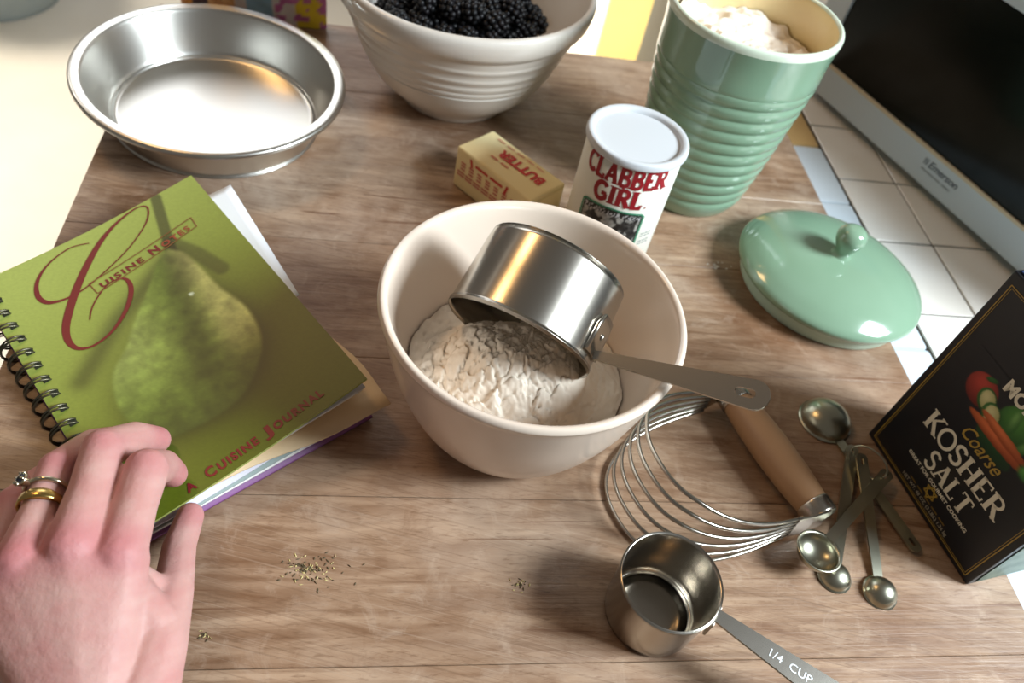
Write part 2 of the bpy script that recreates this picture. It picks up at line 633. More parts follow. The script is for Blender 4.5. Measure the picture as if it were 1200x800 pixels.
k = 0.036 / lg[2]
LOGO = mat('logo_grey', (52, 62, 78), 0.5)
decal('lettering', shift(lg, 0.1490, 0.0185, k), lambda x, y: (x, -0.0003, y), LOGO, mw)
sq = ribbon([(0.1432, 0.0215), (0.1477, 0.0215)], 0.0058)
o = decal('emblem', sq, lambda x, y: (x, -0.0003, y), mat('emblem_grey', (84, 94, 108), 0.5), mw)
e2 = join_geo([ribbon([(0.1440, y), (0.1470, y)], 0.0009) for y in (0.0197, 0.0215, 0.0233)])
decal('emblem_bars', e2, lambda x, y: (x, -0.0006, y), SILVER, mw)
e3 = font_text('PROFESSIONAL SERIES', 0.0022, 0.0, 0.0, 1.0)
decal('lettering', shift(e3, 0.1445, 0.0128, 0.036 / e3[2]), lambda x, y: (x, -0.0003, y), LOGO, mw)

# ------------------------------------------------------------------ cream mixing bowl
BC = (0.0073, 0.2978)
prof = smooth_profile([(0.0, 0.0030), (0.036, 0.0025), (0.041, 0.0), (0.045, 0.0008), (0.053, 0.0085), (0.0640, 0.028), (0.0735, 0.054), (0.0795, 0.080), (0.0825, 0.0955), (0.0838, 0.0990), (0.0820, 0.1018), (0.0790, 0.1005), (0.0772, 0.0950), (0.0745, 0.080), (0.0690, 0.056), (0.0590, 0.030), (0.044, 0.0120), (0.022, 0.0075), (0.0, 0.007)], 4)
bowl = lathe('mixing_bowl', prof, CREAM, seg=96)
bowl.location = (*BC, 0)
tag(bowl, 'cream stoneware mixing bowl holding flour, in the middle of the board', 'bowl')

# flour heap in the bowl
CUP_C = Vector((0.0028, 0.2890, 0.0815))
CUP_AX = Vector((0.2421, 0.8556, 0.4576)).normalized()


def flour_h(x, y):
    r = np.hypot(x, y)
    h = 0.044 + 0.004 * (fbm(x * 60 + 9, y * 60 + 4, 3) - 0.5) * 2
    mx, my = x + 0.003, y + 0.008
    h = h + 0.036 * np.exp(-((mx / 0.042) ** 2 + (my / 0.030) ** 2) ** 1.5)
    # crumbled plates with cracks between them
    rs = np.random.RandomState(5)
    sd = rs.uniform(-0.058, 0.058, (190, 2))
    wx = x + 0.006 * (fbm(x * 160, y * 160, 8, 3) - 0.5) * 2
    wy = y + 0.006 * (fbm(x * 160 + 50, y * 160, 9, 3) - 0.5) * 2
    dd = np.hypot(wx[:, None] - sd[None, :, 0], wy[:, None] - sd[None, :, 1])
    i1 = dd.argmin(1)
    d1 = dd[np.arange(len(x)), i1]
    dd[np.arange(len(x)), i1] = 9
    d2 = dd.min(1)
    ph, ta, tb = rs.uniform(-1, 1, 190), rs.uniform(-1, 1, 190), rs.uniform(-1, 1, 190)
    plate = 0.0013 * ph[i1] + 0.16 * (ta[i1] * (wx - sd[i1, 0]) + tb[i1] * (wy - sd[i1, 1])) - 0.0016 * np.exp(-((d2 - d1) / 0.0011) ** 2)
    zone = 0.35 + 0.65 * sm(0.058, 0.03, np.hypot(x + 0.010, y + 0.014))
    h = h + zone * plate * sm(0.068, 0.060, r)
    h = h + 0.0009 * (fbm(x * 420, y * 420, 21, 3) - 0.5) * 2
    h = np.where(r > 0.058, h - (r - 0.058) * 0.25, h)
    return h


nr, na = 150, 260
V, Fc = [], []
for i in range(nr):
    rr = 0.0700 * (i + 0.3) / (nr - 0.7)
    for kk in range(na):
        t = 2 * math.pi * kk / na
        V.append((rr * math.cos(t), rr * math.sin(t)))
V = np.array(V)
hh = flour_h(V[:, 0], V[:, 1])
rim_r = np.hypot(V[:, 0], V[:, 1])
# keep just inside the bowl wall
inner = np.array([(0.022, 0.0075), (0.044, 0.012), (0.059, 0.030), (0.069, 0.056), (0.0745, 0.080)])
scale = np.minimum(1, (np.interp(hh, inner[:, 1], inner[:, 0]) - 0.0006) / np.maximum(rim_r, 1e-6))
V3 = np.c_[V[:, 0] * scale, V[:, 1] * scale, hh]
Fc = [(i * na + k, i * na + (k + 1) % na, (i + 1) * na + (k + 1) % na, (i + 1) * na + k) for i in range(nr - 1) for k in range(na)]
Fc.append(tuple(range(na))[::-1])
fl = mesh_obj('flour', V3, Fc, FLOUR, None, True)
fl.location = (*BC, 0)
tag(fl, 'crumbly white flour heaped in the cream bowl', 'flour', kind='stuff')


# ------------------------------------------------------------------ measuring cups
def cup_parts(root, r, h, taper=0.97, th=0.0009):
    prof = [(0, 0), (r * taper - 0.004, 0), (r * taper - 0.0012, 0.0012), (r * taper, 0.004), (r, h - 0.001), (r + 0.0008, h), (r + 0.0002, h + 0.0006), (r - th, h - 0.0004), (r * taper - th, 0.005), (r * taper - 0.004, 0.0016), (r * 0.93, 0.0012), (0, 0.0012)]
    return lathe('cup', smooth_profile(prof, 2), STEEL, root, 80)


def strap(name, pts, widths, thick, m, parent, side, hole=None):
    """flat bar through pts; side = direction of its width"""
    pts = [Vector(p) for p in pts]
    V, n = [], len(pts)
    for i, p in enumerate(pts):
        t = (pts[min(i + 1, n - 1)] - pts[max(i - 1, 0)]).normalized()
        s = Vector(side)
        s = (s - t * s.dot(t)).normalized()
        nn = t.cross(s)
        w = widths[i] / 2
        V += [p + s * w + nn * thick / 2, p - s * w + nn * thick / 2, p - s * w - nn * thick / 2, p + s * w - nn * thick / 2]
    Fc = []
    for i in range(n - 1):
        for k in range(4):
            l = (k + 1) % 4
            Fc.append((i * 4 + k, i * 4 + l, (i + 1) * 4 + l, (i + 1) * 4 + k))
    Fc += [(3, 2, 1, 0), tuple((n - 1) * 4 + k for k in range(4))]
    o = mesh_obj(name, V, Fc, m, parent)
    return o


def handle_plate(name, L, w0, w1, th, m, parent, slot=True):
    """tapered flat handle with rounded end and a real slot; lies in local xy, x along the handle"""
    bm = bmesh.new()
    n = 14
    out = [(0.0, -w0 / 2)]
    out += [(L - w1 / 2, -w1 / 2)]
    out += [(L - w1 / 2 + w1 / 2 * math.cos(a), w1 / 2 * math.sin(a)) for a in np.linspace(-math.pi / 2, math.pi / 2, n)[1:-1]]
    out += [(L - w1 / 2, w1 / 2), (0.0, w0 / 2)]
    loops = [out]
    if slot:
        sl, sw, cx = w1 * 0.62, w1 * 0.30, L - w1 * 0.78
        hole = [(cx + sl / 2 * 0.6 + sw / 2 * math.cos(a), sw / 2 * math.sin(a)) for a in np.linspace(-math.pi / 2, math.pi / 2, 7)]
        hole += [(cx - sl / 2 * 0.6 + sw / 2 * math.cos(a), sw / 2 * math.sin(a)) for a in np.linspace(math.pi / 2, 3 * math.pi / 2, 7)]
        loops.append(hole)
    edges = []
    for lp in loops:
        vs = [bm.verts.new((a, b, th / 2)) for a, b in lp]
        edges += [bm.edges.new((vs[i], vs[(i + 1) % len(vs)])) for i in range(len(vs))]
    bmesh.ops.triangle_fill(bm, use_beauty=True, edges=edges)
    r = bmesh.ops.extrude_face_region(bm, geom=bm.faces[:])
    for v in r['geom']:
        if isinstance(v, bmesh.types.BMVert):
            v.co.z -= th
    return bm_obj(name, bm, m, parent)


# one-cup measure lying in the flour
big = empty('measuring_cup')
tag(big, 'steel measuring cup tipped into the flour, handle resting on the bowl rim', 'measuring cup')
CR, CH = 0.0425, 0.046
ez = -CUP_AX                                   # local +z points out of the opening
tipdir = Vector((0.125, 0.2535, 0.117)) - CUP_C
ex = (tipdir - ez * tipdir.dot(ez)).normalized()
ey = ez.cross(ex)
m4 = Matrix((ex, ey, ez)).transposed().to_4x4()
m4.translation = CUP_C + CUP_AX * CH
big.matrix_world = m4
cup_parts(big, CR, CH)
inv = m4.inverted()


def to_big(p):
    return inv @ Vector(p)


# bracket plate riveted to the wall, then the bar
ang0 = math.radians(4)
V, Fc = [], []
for i in range(9):
    a = ang0 + (i - 4) / 4 * 0.20
    for z_, s_ in ((0.020, 0.7), (0.026, 1.0), (CH - 0.004, 1.0)):
        a2 = ang0 + (i - 4) / 4 * 0.22 * s_
        V.append(((CR + 0.0018) * math.cos(a2), (CR + 0.0018) * math.sin(a2), z_))
for i in range(8):
    for k in range(2):
        Fc.append((i * 3 + k, (i + 1) * 3 + k, (i + 1) * 3 + k + 1, i * 3 + k + 1))
o = mesh_obj('bracket', V, Fc, STEEL, big, True)
so = o.modifiers.new('solid', 'SOLIDIFY'); so.thickness = 0.0016; so.offset = -1
lathe_r = lathe('rivet', [(0.0022, 0), (0.0020, 0.0007), (0.0010, 0.0011), (0, 0.0012)], STEEL, big, 16)
lathe_r.matrix_local = Matrix.Translation(((CR + 0.0018) * math.cos(ang0), (CR + 0.0018) * math.sin(ang0), 0.031)) @ Matrix.Rotation(math.radians(90), 4, 'Y')
p0 = Vector(((CR + 0.002) * math.cos(ang0), (CR + 0.002) * math.sin(ang0), CH - 0.005))
p1 = to_big((0.0860, 0.2620, 0.1055))
p2 = to_big((0.1245, 0.2500, 0.1250))
bar = handle_plate('handle', (p2 - p0).length, 0.0045, 0.0150, 0.0022, STEEL, big)
hx = (p2 - p0).normalized()
hz = m4.to_3x3().inverted() @ Vector((-0.30, -0.42, 0.86))
hz = (hz - hx * hz.dot(hx)).normalized()
mm = Matrix((hx, hz.cross(hx), hz)).transposed().to_4x4()
mm.translation = p0
bar.matrix_local = mm

# quarter cup standing at the front
q = empty('measuring_cup', (0.1075, 0.1915, 0.0003))
tag(q, 'small steel quarter cup measure standing upright at the front of the board', 'measuring cup')
QR, QH = 0.0262, 0.0385
cup_parts(q, QR, QH, 0.955)
hd = Vector((0.1875, 0.1590, 0)) - Vector((0.1075, 0.1915, 0))
hd.normalize()
bar = handle_plate('handle', 0.0760, 0.0070, 0.0165, 0.0014, STEEL, q)
side = Vector((-hd.y, hd.x, 0))
m_ = Matrix((hd, side, Vector((0, 0, 1)))).transposed().to_4x4()
m_.translation = hd * (QR + 0.001) + Vector((0, 0, QH - 0.003))
bar.matrix_local = m_ @ Matrix.Rotation(math.radians(3), 4, 'Y')
br = box('bracket', (-0.0012, -0.006, -0.013), (0.0006, 0.006, 0.0), STEEL, q, 0.0005)
br.matrix_local = m_
g1 = font_text('1/4  CUP', 0.0044, 0.00002)
decal('lettering', shift(g1, 0.028, -0.0022, 0.024 / g1[2]), lambda x, y: (x, y, 0.0009), mat('stamped_mark', (226, 230, 232), 0.35, 0.6), bar)

# ------------------------------------------------------------------ pie pan
pan = lathe('pie_pan', smooth_profile([(0, 0.0004), (0.076, 0.0004), (0.0805, 0.0014), (0.084, 0.006), (0.0955, 0.0335), (0.0975, 0.0362), (0.1020, 0.0368), (0.1042, 0.0355), (0.1034, 0.0336), (0.1046, 0.0346), (0.1040, 0.0374), (0.1015, 0.0382), (0.0968, 0.0376), (0.0945, 0.0346), (0.0826, 0.0066), (0.0795, 0.0026), (0.075, 0.0018), (0, 0.0018)], 3), ALU, seg=110, ell=(1.035, 0.955, math.radians(-38)))
pan.location = (-0.279, 0.5170, 0)
tag(pan, 'empty round aluminium pie pan at the far left of the board', 'pan')

# ------------------------------------------------------------------ white bowl of blackberries
WC = (-0.1085, 0.6340)
wp = [(0, 0.003), (0.036, 0.003), (0.040, 0.0), (0.045, 0.0), (0.0475, 0.004), (0.0510, 0.0085), (0.0680, 0.026), (0.0770, 0.044)]
for z0 in (0.046, 0.053, 0.062, 0.073):
    r0 = 0.0772 + (z0 - 0.044) * 0.36
    wp += [(r0, z0), (r0 + 0.0008, z0 + 0.0012), (r0 + 0.0022, z0 + 0.0048), (r0 + 0.0022, z0 + 0.0058)]
wp += [(0.0918, 0.084), (0.0930, 0.0875), (0.0960, 0.0900), (0.0985, 0.094), (0.1005, 0.103), (0.1000, 0.1085), (0.0975, 0.1105), (0.0950, 0.1090), (0.0930, 0.100), (0.0865, 0.080), (0.0740, 0.052), (0.0590, 0.030), (0.040, 0.014), (0.02, 0.010), (0, 0.010)]
wb = lathe('serving_bowl', smooth_profile([(r_ * 1.075, z_) for r_, z_ in wp], 2), WHITE_GLAZE, seg=96)
wb.location = (*WC, 0)
tag(wb, 'off white ridged bowl full of blackberries at the far edge of the board', 'bowl')

BERRY = mat('blackberry_skin', (17, 18, 20), 0.42, spec=0.3, vary=(160, (26, 20, 24), 0.6))
bm = bmesh.new()
gold = math.pi * (3 - math.sqrt(5))
nd = 34
for i in range(nd):
    z = 1 - 2 * (i + 0.5) / nd
    r = math.sqrt(1 - z * z)
    c = Vector((0.0072 * r * math.cos(gold * i), 0.0072 * r * math.sin(gold * i), 0.0092 * z))
    bmesh.ops.create_icosphere(bm, subdivisions=1, radius=0.0029, matrix=Matrix.Translation(c))
bmesh.ops.create_icosphere(bm, subdivisions=1, radius=0.0078)
proto = bm_obj('blackberry', bm, BERRY, None, True)
camM = np.array(cam.matrix_world.inverted())


def project(p):
    c = camM @ np.array((*p, 1.0))
    return 600 + 925 * c[0] / -c[2], 400 - 925 * c[1] / -c[2]


spots = []
rb = random.Random(3)
for layer, (zz, rmax) in enumerate(((0.066, 0.066), (0.080, 0.070), (0.094, 0.050))):
    n_row = 9
    for i in range(-n_row, n_row + 1):
        for j in range(-n_row, n_row + 1):
            x = i * 0.0188 + (j % 2) * 0.0094 + rb.uniform(-0.002, 0.002) + layer * 0.007
            y = j * 0.0168 + rb.uniform(-0.002, 0.002)
            if math.hypot(x, y) > rmax:
                continue
            z = zz + rb.uniform(-0.002, 0.002)
            px, py = project((WC[0] + x, WC[1] + y, z))
            if py < -10 or py > 75:
                continue
            if layer == 0 and math.hypot(x, y) < 0.05:
                continue
            spots.append((x, y, z, layer))
for i, (x, y, z, layer) in enumerate(spots):
    o = proto if i == 0 else proto.copy()
    if i:
        COL.objects.link(o)
    o.location = (WC[0] + x, WC[1] + y, z)
    o.rotation_euler = (rb.uniform(0, 6), rb.uniform(0, 6), rb.uniform(0, 6))
    tag(o, 'ripe blackberry in the heap inside the off white ridged bowl', 'blackberry', 'blackberries in the white bowl')

# ------------------------------------------------------------------ green crock, its flour and its lid
KC = (0.1120, 0.5790)
KH, KR = 0.160, 0.0615
kp = [(0, 0.002), (0.036, 0.002), (0.038, 0.0), (0.0405, 0.0006), (0.0436, 0.006)]
z = 0.010
while z < 0.118:
    rr = 0.0440 + (z - 0.006) * 0.118 + 0.0022 * math.sin(min(1, z / 0.05) * math.pi / 2)
    kp += [(rr, z), (rr + 0.0009, z + 0.0028), (rr + 0.0011, z + 0.0062), (rr + 0.0002, z + 0.0092)]
    z += 0.0105
kp += [(0.0585, 0.121), (0.0598, 0.1225), (0.0604, 0.126), (0.0606, 0.140), (0.0618, 0.152)]
n_out = len(kp)
kp += [(0.0624, 0.1570), (0.0618, 0.1600), (0.0598, 0.1608), (0.0582, 0.1590), (0.0572, 0.150), (0.0555, 0.120), (0.052, 0.08), (0.045, 0.03), (0.035, 0.010), (0, 0.009)]
PALE = mat('pale_green_rim', (212, 224, 204), 0.2, coat=0.4)
n2 = 2
ck = lathe('crock', smooth_profile(kp, n2), None, seg=100, mats=[GREEN, PALE, CROCK_IN], mfun=lambda i: 0 if i < n_out * n2 - 1 else (1 if i < (n_out + 3) * n2 else 2), ell=(1.04, 0.985, math.radians(20)))
ck.location = (*KC, 0)
tag(ck, 'tall green ribbed crock without lid, filled with flour', 'crock')

nr, na = 50, 120
V = []
for i in range(nr):
    rr = 0.0552 * (i + 0.3) / (nr - 0.7)
    for kk in range(na):
        t = 2 * math.pi * kk / na
        V.append((rr * math.cos(t), rr * math.sin(t)))
V = np.array(V)
hx_ = 0.138 - 0.10 * V[:, 0] - 0.10 * V[:, 1] + 0.010 * (fbm(V[:, 0] * 40 + 5, V[:, 1] * 40, 5) - 0.5) * 2 + 0.003 * (fbm(V[:, 0] * 150, V[:, 1] * 150, 15) - 0.5) * 2
Fc = [(i * na + k, i * na + (k + 1) % na, (i + 1) * na + (k + 1) % na, (i + 1) * na + k) for i in range(nr - 1) for k in range(na)]
Fc.append(tuple(range(na))[::-1])
kf = mesh_obj('flour', np.c_[V, hx_], Fc, FLOUR, None, True)
kf.location = (*KC, 0)
tag(kf, 'white flour filling the tall green crock', 'flour', kind='stuff')

lid = empty('crock_lid', (0.2250, 0.4915, 0))
tag(lid, 'round green glazed lid with a knob lying on the board', 'lid')
ELL = (1.045, 0.965, math.radians(-32))
lathe('dome', smooth_profile([(0.0655, 0.0135), (0.0690, 0.0145), (0.0705, 0.0175), (0.0695, 0.0205), (0.0655, 0.0240), (0.056, 0.0295), (0.040, 0.0345), (0.022, 0.0370), (0, 0.0376)], 4), GREEN, lid, 96, ELL)
lathe('flange', smooth_profile([(0.0690, 0.0150), (0.0655, 0.0125), (0.0640, 0.0040), (0.0628, 0.0005), (0.0600, 0.0), (0.0590, 0.004), (0.0590, 0.0135), (0.0655, 0.0150)], 3), mat('unglazed_pale_green', (176, 196, 176), 0.35), lid, 96, ELL)
kb = lathe('knob', smooth_profile([(0.0095, 0.0355), (0.0072, 0.0385), (0.0066, 0.0415), (0.0085, 0.0460), (0.0108, 0.0510), (0.0112, 0.0555), (0.0092, 0.0600), (0.0055, 0.0625), (0, 0.0632)], 4), GREEN, lid, 40)

# ------------------------------------------------------------------ baking powder canister
can = empty('canister', (0.0482, 0.4694, 0))
tag(can, 'white baking powder canister with red lettering, between butter and green crock', 'canister')
PR = 0.0336
lathe('can', [(0, 0), (PR - 0.001, 0), (PR, 0.001), (PR, 0.1025), (PR - 0.001, 0.1035), (0, 0.1035)], mat('white_label', (228, 228, 216), 0.4), can, 80)
lathe('plastic_lid', smooth_profile([(PR + 0.0002, 0.1030), (PR + 0.0014, 0.1026), (PR + 0.0020, 0.1034), (PR + 0.0020, 0.1055), (PR + 0.0012, 0.1078), (PR - 0.0010, 0.1082), (PR - 0.0032, 0.1072), (PR - 0.0042, 0.1052), (PR - 0.007, 0.1050), (0, 0.1052)], 3), PLASTIC_W, can, 80)
FACE = math.atan2(-0.4694, -0.0482) + 0.02


def on_can(off):
    def fn(x, y):
        a = FACE + x / PR
        return ((PR + off) * math.cos(a), (PR + off) * math.sin(a), y)
    return fn


g = glyph_text('CLABBER', 0.0150, 0.26, 0.40, 0.98, 0.8)
k = 0.0610 / g[2]
decal('lettering', shift(g, -0.0305, 0.0872, k), on_can(0.0003), RED_PRINT, can)
g = glyph_text('GIRL', 0.0145, 0.27, 0.40, 1.02, 0.8)
k = 0.036 / g[2]
decal('lettering', shift(g, -0.0185, 0.0708, k), on_can(0.0003), RED_PRINT, can)
decal('lettering', ribbon([(0.0198, 0.0718), (0.0210, 0.0718)], 0.0012), on_can(0.0003), RED_PRINT, can)


def pic_col(U, V):
    n = fbm(U * 9, V * 9, 31, 5)
    n2 = fbm(U * 26, V * 26, 47, 3)
    g_ = np.where(n > 0.52, 150, 42) + (n2 - 0.5) * 90
    c = np.c_[g_, g_ * 0.99, g_ * 0.95]
    top = V > 0.90
    c[top] = np.where(fbm(U[top] * 60, V[top] * 60, 5, 2)[:, None] > 0.55, 190, 30)
    e = np.maximum(np.abs(U - 0.5) * 2, np.abs(V - 0.5) * 2)
    c = np.where((e > 0.965)[:, None], np.array([16, 44, 34]), c)
    return c


fn_pic = on_can(0.0003)
painted_grid('picture', 70, 70, lambda a, b: fn_pic(-0.0235 + 0.0445 * a, 0.0130 + 0.0515 * b + 0.0022 * (1 - (2 * a - 1) ** 2) * b), pic_col, mat('engraving_print', (120, 120, 120), 0.5, attr='print'), can)
rect = [(-0.0245, 0.0120), (0.0220, 0.0120), (0.0220, 0.0640), (0.0195, 0.0660), (-0.0010, 0.0676), (-0.0220, 0.0660), (-0.0245, 0.0640), (-0.0245, 0.0120)]
dense = []
for a, b in zip(rect[:-1], rect[1:]):
    for t in np.linspace(0, 1, 9)[:-1]:
        dense.append((a[0] + (b[0] - a[0]) * t, a[1] + (b[1] - a[1]) * t))
dense.append(rect[-1])
decal('picture_border', ribbon(dense, 0.0013), on_can(0.0005), mat('green_print', (58, 136, 104), 0.5), can)
lines = []
for yy in (0.047, 0.0445, 0.040, 0.0375):
    lines += [ribbon([(0.0255 + 0.0035 * q_, yy), (0.0255 + 0.0035 * q_ + 0.0026, yy)], 0.0008) for q_ in range(3)]
decal('small_print', join_geo(lines), on_can(0.0003), mat('grey_print', (120, 128, 132), 0.5), can)

# ------------------------------------------------------------------ stick of butter
but = empty('butter_stick', (-0.0340, 0.4985, 0), math.atan2(-0.045, 0.0674))
tag(but, 'paper wrapped stick of butter with red print beside the canister', 'butter')
WRAP = mat('butter_paper', (248, 228, 172), 0.45, bump=(70, 0.25, 0.0012))
bm = box_bm((-0.040, -0.0195, 0.0), (0.040, 0.0195, 0.037), 0.0026, 3)
bmesh.ops.subdivide_edges(bm, edges=bm.edges[:], cuts=2)
for v in bm.verts:
    v.co += Vector((0, 0, 1)) * 0.0005 * math.sin(v.co.x * 210 + v.co.y * 90) * (1 if v.co.z > 0.02 else 0)
bm_obj('wrapper', bm, WRAP, but, True)
for sx in (-1, 1):
    bm = bmesh.new()
    vs = [bm.verts.new(p) for p in ((sx * 0.0402, -0.017, 0.034), (sx * 0.0402, 0.017, 0.034), (sx * 0.0412, 0.004, 0.016), (sx * 0.0412, -0.004, 0.016))]
    bm.faces.new(vs)
    r = bmesh.ops.extrude_face_region(bm, geom=bm.faces[:])
    for v in r['geom']:
        if isinstance(v, bmesh.types.BMVert):
            v.co.x += sx * 0.0006
    bm_obj('folded_flap', bm, WRAP, but)
BRED = mat('butter_red_print', (206, 52, 48), 0.5)
g = font_text('BUTTER', 0.0088, 0.0006, 0.0, 1.05)
k = 0.046 / g[2]
decal('lettering', shift(g, 0.0, 0.0, k), lambda x, y: (0.0305 - x, 0.0010 - y + 0.006, 0.0379), BRED, but)
ln = [ribbon([(-0.016 + 0.011 * q_, -0.0065), (-0.016 + 0.011 * q_ + 0.008, -0.0065)], 0.0016) for q_ in range(2)]
ln += [ribbon([(-0.028 + 0.0105 * q_, 0.0135), (-0.028 + 0.0105 * q_ + 0.008, 0.0135)], 0.0010) for q_ in range(5)]
decal('small_print', join_geo(ln), lambda x, y: (x, y, 0.0379), mat('faded_red_print', (216, 120, 100), 0.6), but)
ln = []
ln.append(ribbon([(-0.0235, 0.0345), (-0.0215, 0.0275)], 0.0022))
ln.append(ribbon([(0.0160, 0.0345), (0.0140, 0.0265)], 0.0022))
ln += [ribbon([(-0.018 + 0.0155 * q_, 0.0312), (-0.018 + 0.0155 * q_ + 0.0135, 0.0312)], 0.0022) for q_ in range(2)]
decal('lettering_marks', join_geo(ln), lambda x, y: (x, -0.0199, y), BRED, but)
ln = []
for yy in (0.0262, 0.0235, 0.0205, 0.0168, 0.0140):
    ln += [ribbon([(-0.036 + 0.009 * q_ + (0.003 if yy > 0.02 else 0), yy), (-0.036 + 0.009 * q_ + 0.0078, yy)], 0.0016) for q_ in range(7)]
decal('small_print', join_geo(ln), lambda x, y: (x, -0.0199, y), mat('pink_print', (214, 130, 112), 0.6), but)

# ------------------------------------------------------------------ box of salt
XA, XB = Vector((0.2490, 0.3550, 0)), Vector((0.2975, 0.2575, 0))
xt = (XB - XA).normalized()
XW = (XB - XA).length
xn = Vector((0, 0, 1)).cross(xt)              # into the box
sb = empty('salt_box')
frame(sb, XA, xt, xn)                          # x along the front, y depth, z up; front face at y = 0
tag(sb, 'upright navy box of coarse kosher salt at the right edge of the board', 'box')
XH, XD = 0.1560, 0.048
NAVY = mat('navy_carton', (15, 18, 26), 0.42)
bm = box_bm((0, 0, 0.0006), (XW, XD, XH), 0.0009, 2)
bm_obj('carton', bm, NAVY, sb)
GOLD = mat('gold_print', (170, 140, 60), 0.45)
CREAMP = mat('cream_print', (222, 216, 196), 0.5)


def face(x, y):
    return (x, -0.0003, y)


def rect_line(x0, x1, y0, y1, w):
    return join_geo([ribbon([(x0, y0), (x0, y1)], w), ribbon([(x1, y0), (x1, y1)], w), ribbon([(x0, y0), (x1, y0)], w), ribbon([(x0, y1), (x1, y1)], w)])


decal('border', join_geo([rect_line(0.0045, XW - 0.0045, 0.0045, XH - 0.0070, 0.0006), rect_line(0.0058, XW - 0.0058, 0.0058, XH - 0.0083, 0.0003)]), face, GOLD, sb)
g = glyph_text('KOSHER', 0.0145, 0.19, 0.30, 1.0)
decal('lettering', shift(g, 0.0215, 0.0455, 0.0690 / g[2]), face, CREAMP, sb)
g = glyph_text('SALT', 0.0140, 0.19, 0.30, 1.0)
decal('lettering', shift(g, 0.0385, 0.0310 - 0.0035, 0.0400 / g[2]), face, CREAMP, sb)
g = font_text('GREAT FOR GOURMET COOKING', 0.0027, 0.0001)
decal('lettering', shift(g, 0.0280, 0.0225, 0.0580 / g[2]), face, CREAMP, sb)
g = font_text('Coarse', 0.0100, 0.0001, 0.45)
decal('lettering', shift(g, 0.0405, 0.0640, 0.0330 / g[2]), face, GOLD, sb)
g = font_text('NET WT. 48 OZ. (3 LBS.) 1.36 kg', 0.0026, 0.0001)
decal('lettering', shift(g, 0.0350, 0.0078, 0.0460 / g[2]), face, mat('dim_print', (150, 144, 128), 0.5), sb)
ln = [ribbon([(0.0400 + 0.0075 * q_, 0.0122), (0.0400 + 0.0075 * q_ + 0.0058, 0.0122)], 0.0010) for q_ in range(5)]
decal('small_print', join_geo(ln), face, mat('dim_gold_print', (120, 96, 44), 0.5), sb)
star = []
for s_ in (1, -1):
    p = [(0.0560 + 0.0052 * math.cos(math.radians(90 * s_ + 120 * q_)), 0.0180 + 0.0052 * math.sin(math.radians(90 * s_ + 120 * q_))) for q_ in range(3)]
    star += [ribbon([p[i], p[(i + 1) % 3]], 0.0010) for i in range(3)]
decal('star_emblem', join_geo(star), face, GOLD, sb)
g = font_text('MORTON', 0.0085, 0.0005)
decal('lettering', shift(g, 0.0400, 0.1050, 0.0450 / g[2]), face, CREAMP, sb)


def veg_col(U, V):
    # picture plane in mm: x 18..92, y 62..112
    x, y = 16 + 80 * U, 62 + 50 * V
    bgc = np.tile(np.array([15., 18., 26.]), (len(U), 1))

    def blob(c, cx, cy, rx, ry, ang, col, hi, soft=0.06):
        ca, sa = math.cos(ang), math.sin(ang)
        dx, dy = x - cx, y - cy
        a, b = (dx * ca + dy * sa) / rx, (-dx * sa + dy * ca) / ry
        d = np.hypot(a, b)
        k = sm(1 + soft, 1 - soft, d)
        shade = np.clip(1.15 - 0.75 * np.hypot(a + 0.25, b - 0.35), 0, 1)
        cc = lerp(np.array(col), np.array(hi), shade)
        return c * (1 - k)[:, None] + cc * k[:, None]
    c = bgc
    c = blob(c, 60, 76, 15, 7, -0.1, (10, 40, 22), (24, 74, 36))
    c = blob(c, 33, 93.5, 11, 10.5, 0, (86, 20, 16), (178, 62, 48))
    c = blob(c, 62, 95.5, 14, 12.5, 0, (12, 52, 20), (74, 136, 54))
    c = blob(c, 58, 97, 3, 8, 0.2, (30, 80, 30), (110, 160, 84), 0.3)
    c = blob(c, 72, 92, 3, 7, -0.4, (30, 80, 30), (110, 160, 84), 0.3)
    c = blob(c, 33.5, 103, 4, 1.6, 0.5, (20, 60, 20), (40, 100, 40), 0.3)
    for cx, cy in ((39, 92), (46.5, 88)):
        c = blob(c, cx, cy, 6.4, 7.4, 0.5, (20, 62, 24), (50, 110, 46))
        c = blob(c, cx + 0.5, cy + 0.2, 5.0, 6.2, 0.5, (150, 148, 92), (206, 202, 150))
    c = blob(c, 58, 80.5, 23, 3.6, 0.02, (120, 48, 18), (208, 108, 60))
    c = blob(c, 60, 85.5, 19, 3.2, -0.03, (126, 52, 20), (214, 116, 66))
    c = blob(c, 84, 83, 7, 5, 0.3, (24, 80, 30), (90, 160, 70), 0.3)
    return c


painted_grid('vegetable_picture', 110, 70, lambda a, b: (0.016 + 0.080 * a, -0.0002, 0.062 + 0.050 * b), veg_col, mat('carton_picture', (60, 60, 60), 0.45, attr='print'), sb)
bm = box_bm((XW + 0.0002, 0.004, 0.004), (XW + 0.0006, XD - 0.004, XH - 0.004))
bm_obj('side_panel', bm, mat('green_panel_print', (52, 78, 64), 0.5, vary=(60, (150, 168, 150), 0.5)), sb)
bm = box_bm((0.002, 0.002, XH + 0.0002), (XW - 0.002, XD - 0.002, XH + 0.0010))
bm_obj('top_flap', bm, mat('blue_carton_top', (34, 52, 96), 0.45), sb)
decal('border', rect_line(0.006, XW - 0.006, 0.006, XD - 0.006, 0.0009), lambda x, y: (x, y, XH + 0.0012), mat('pale_gold_print', (176, 170, 96), 0.5), sb)

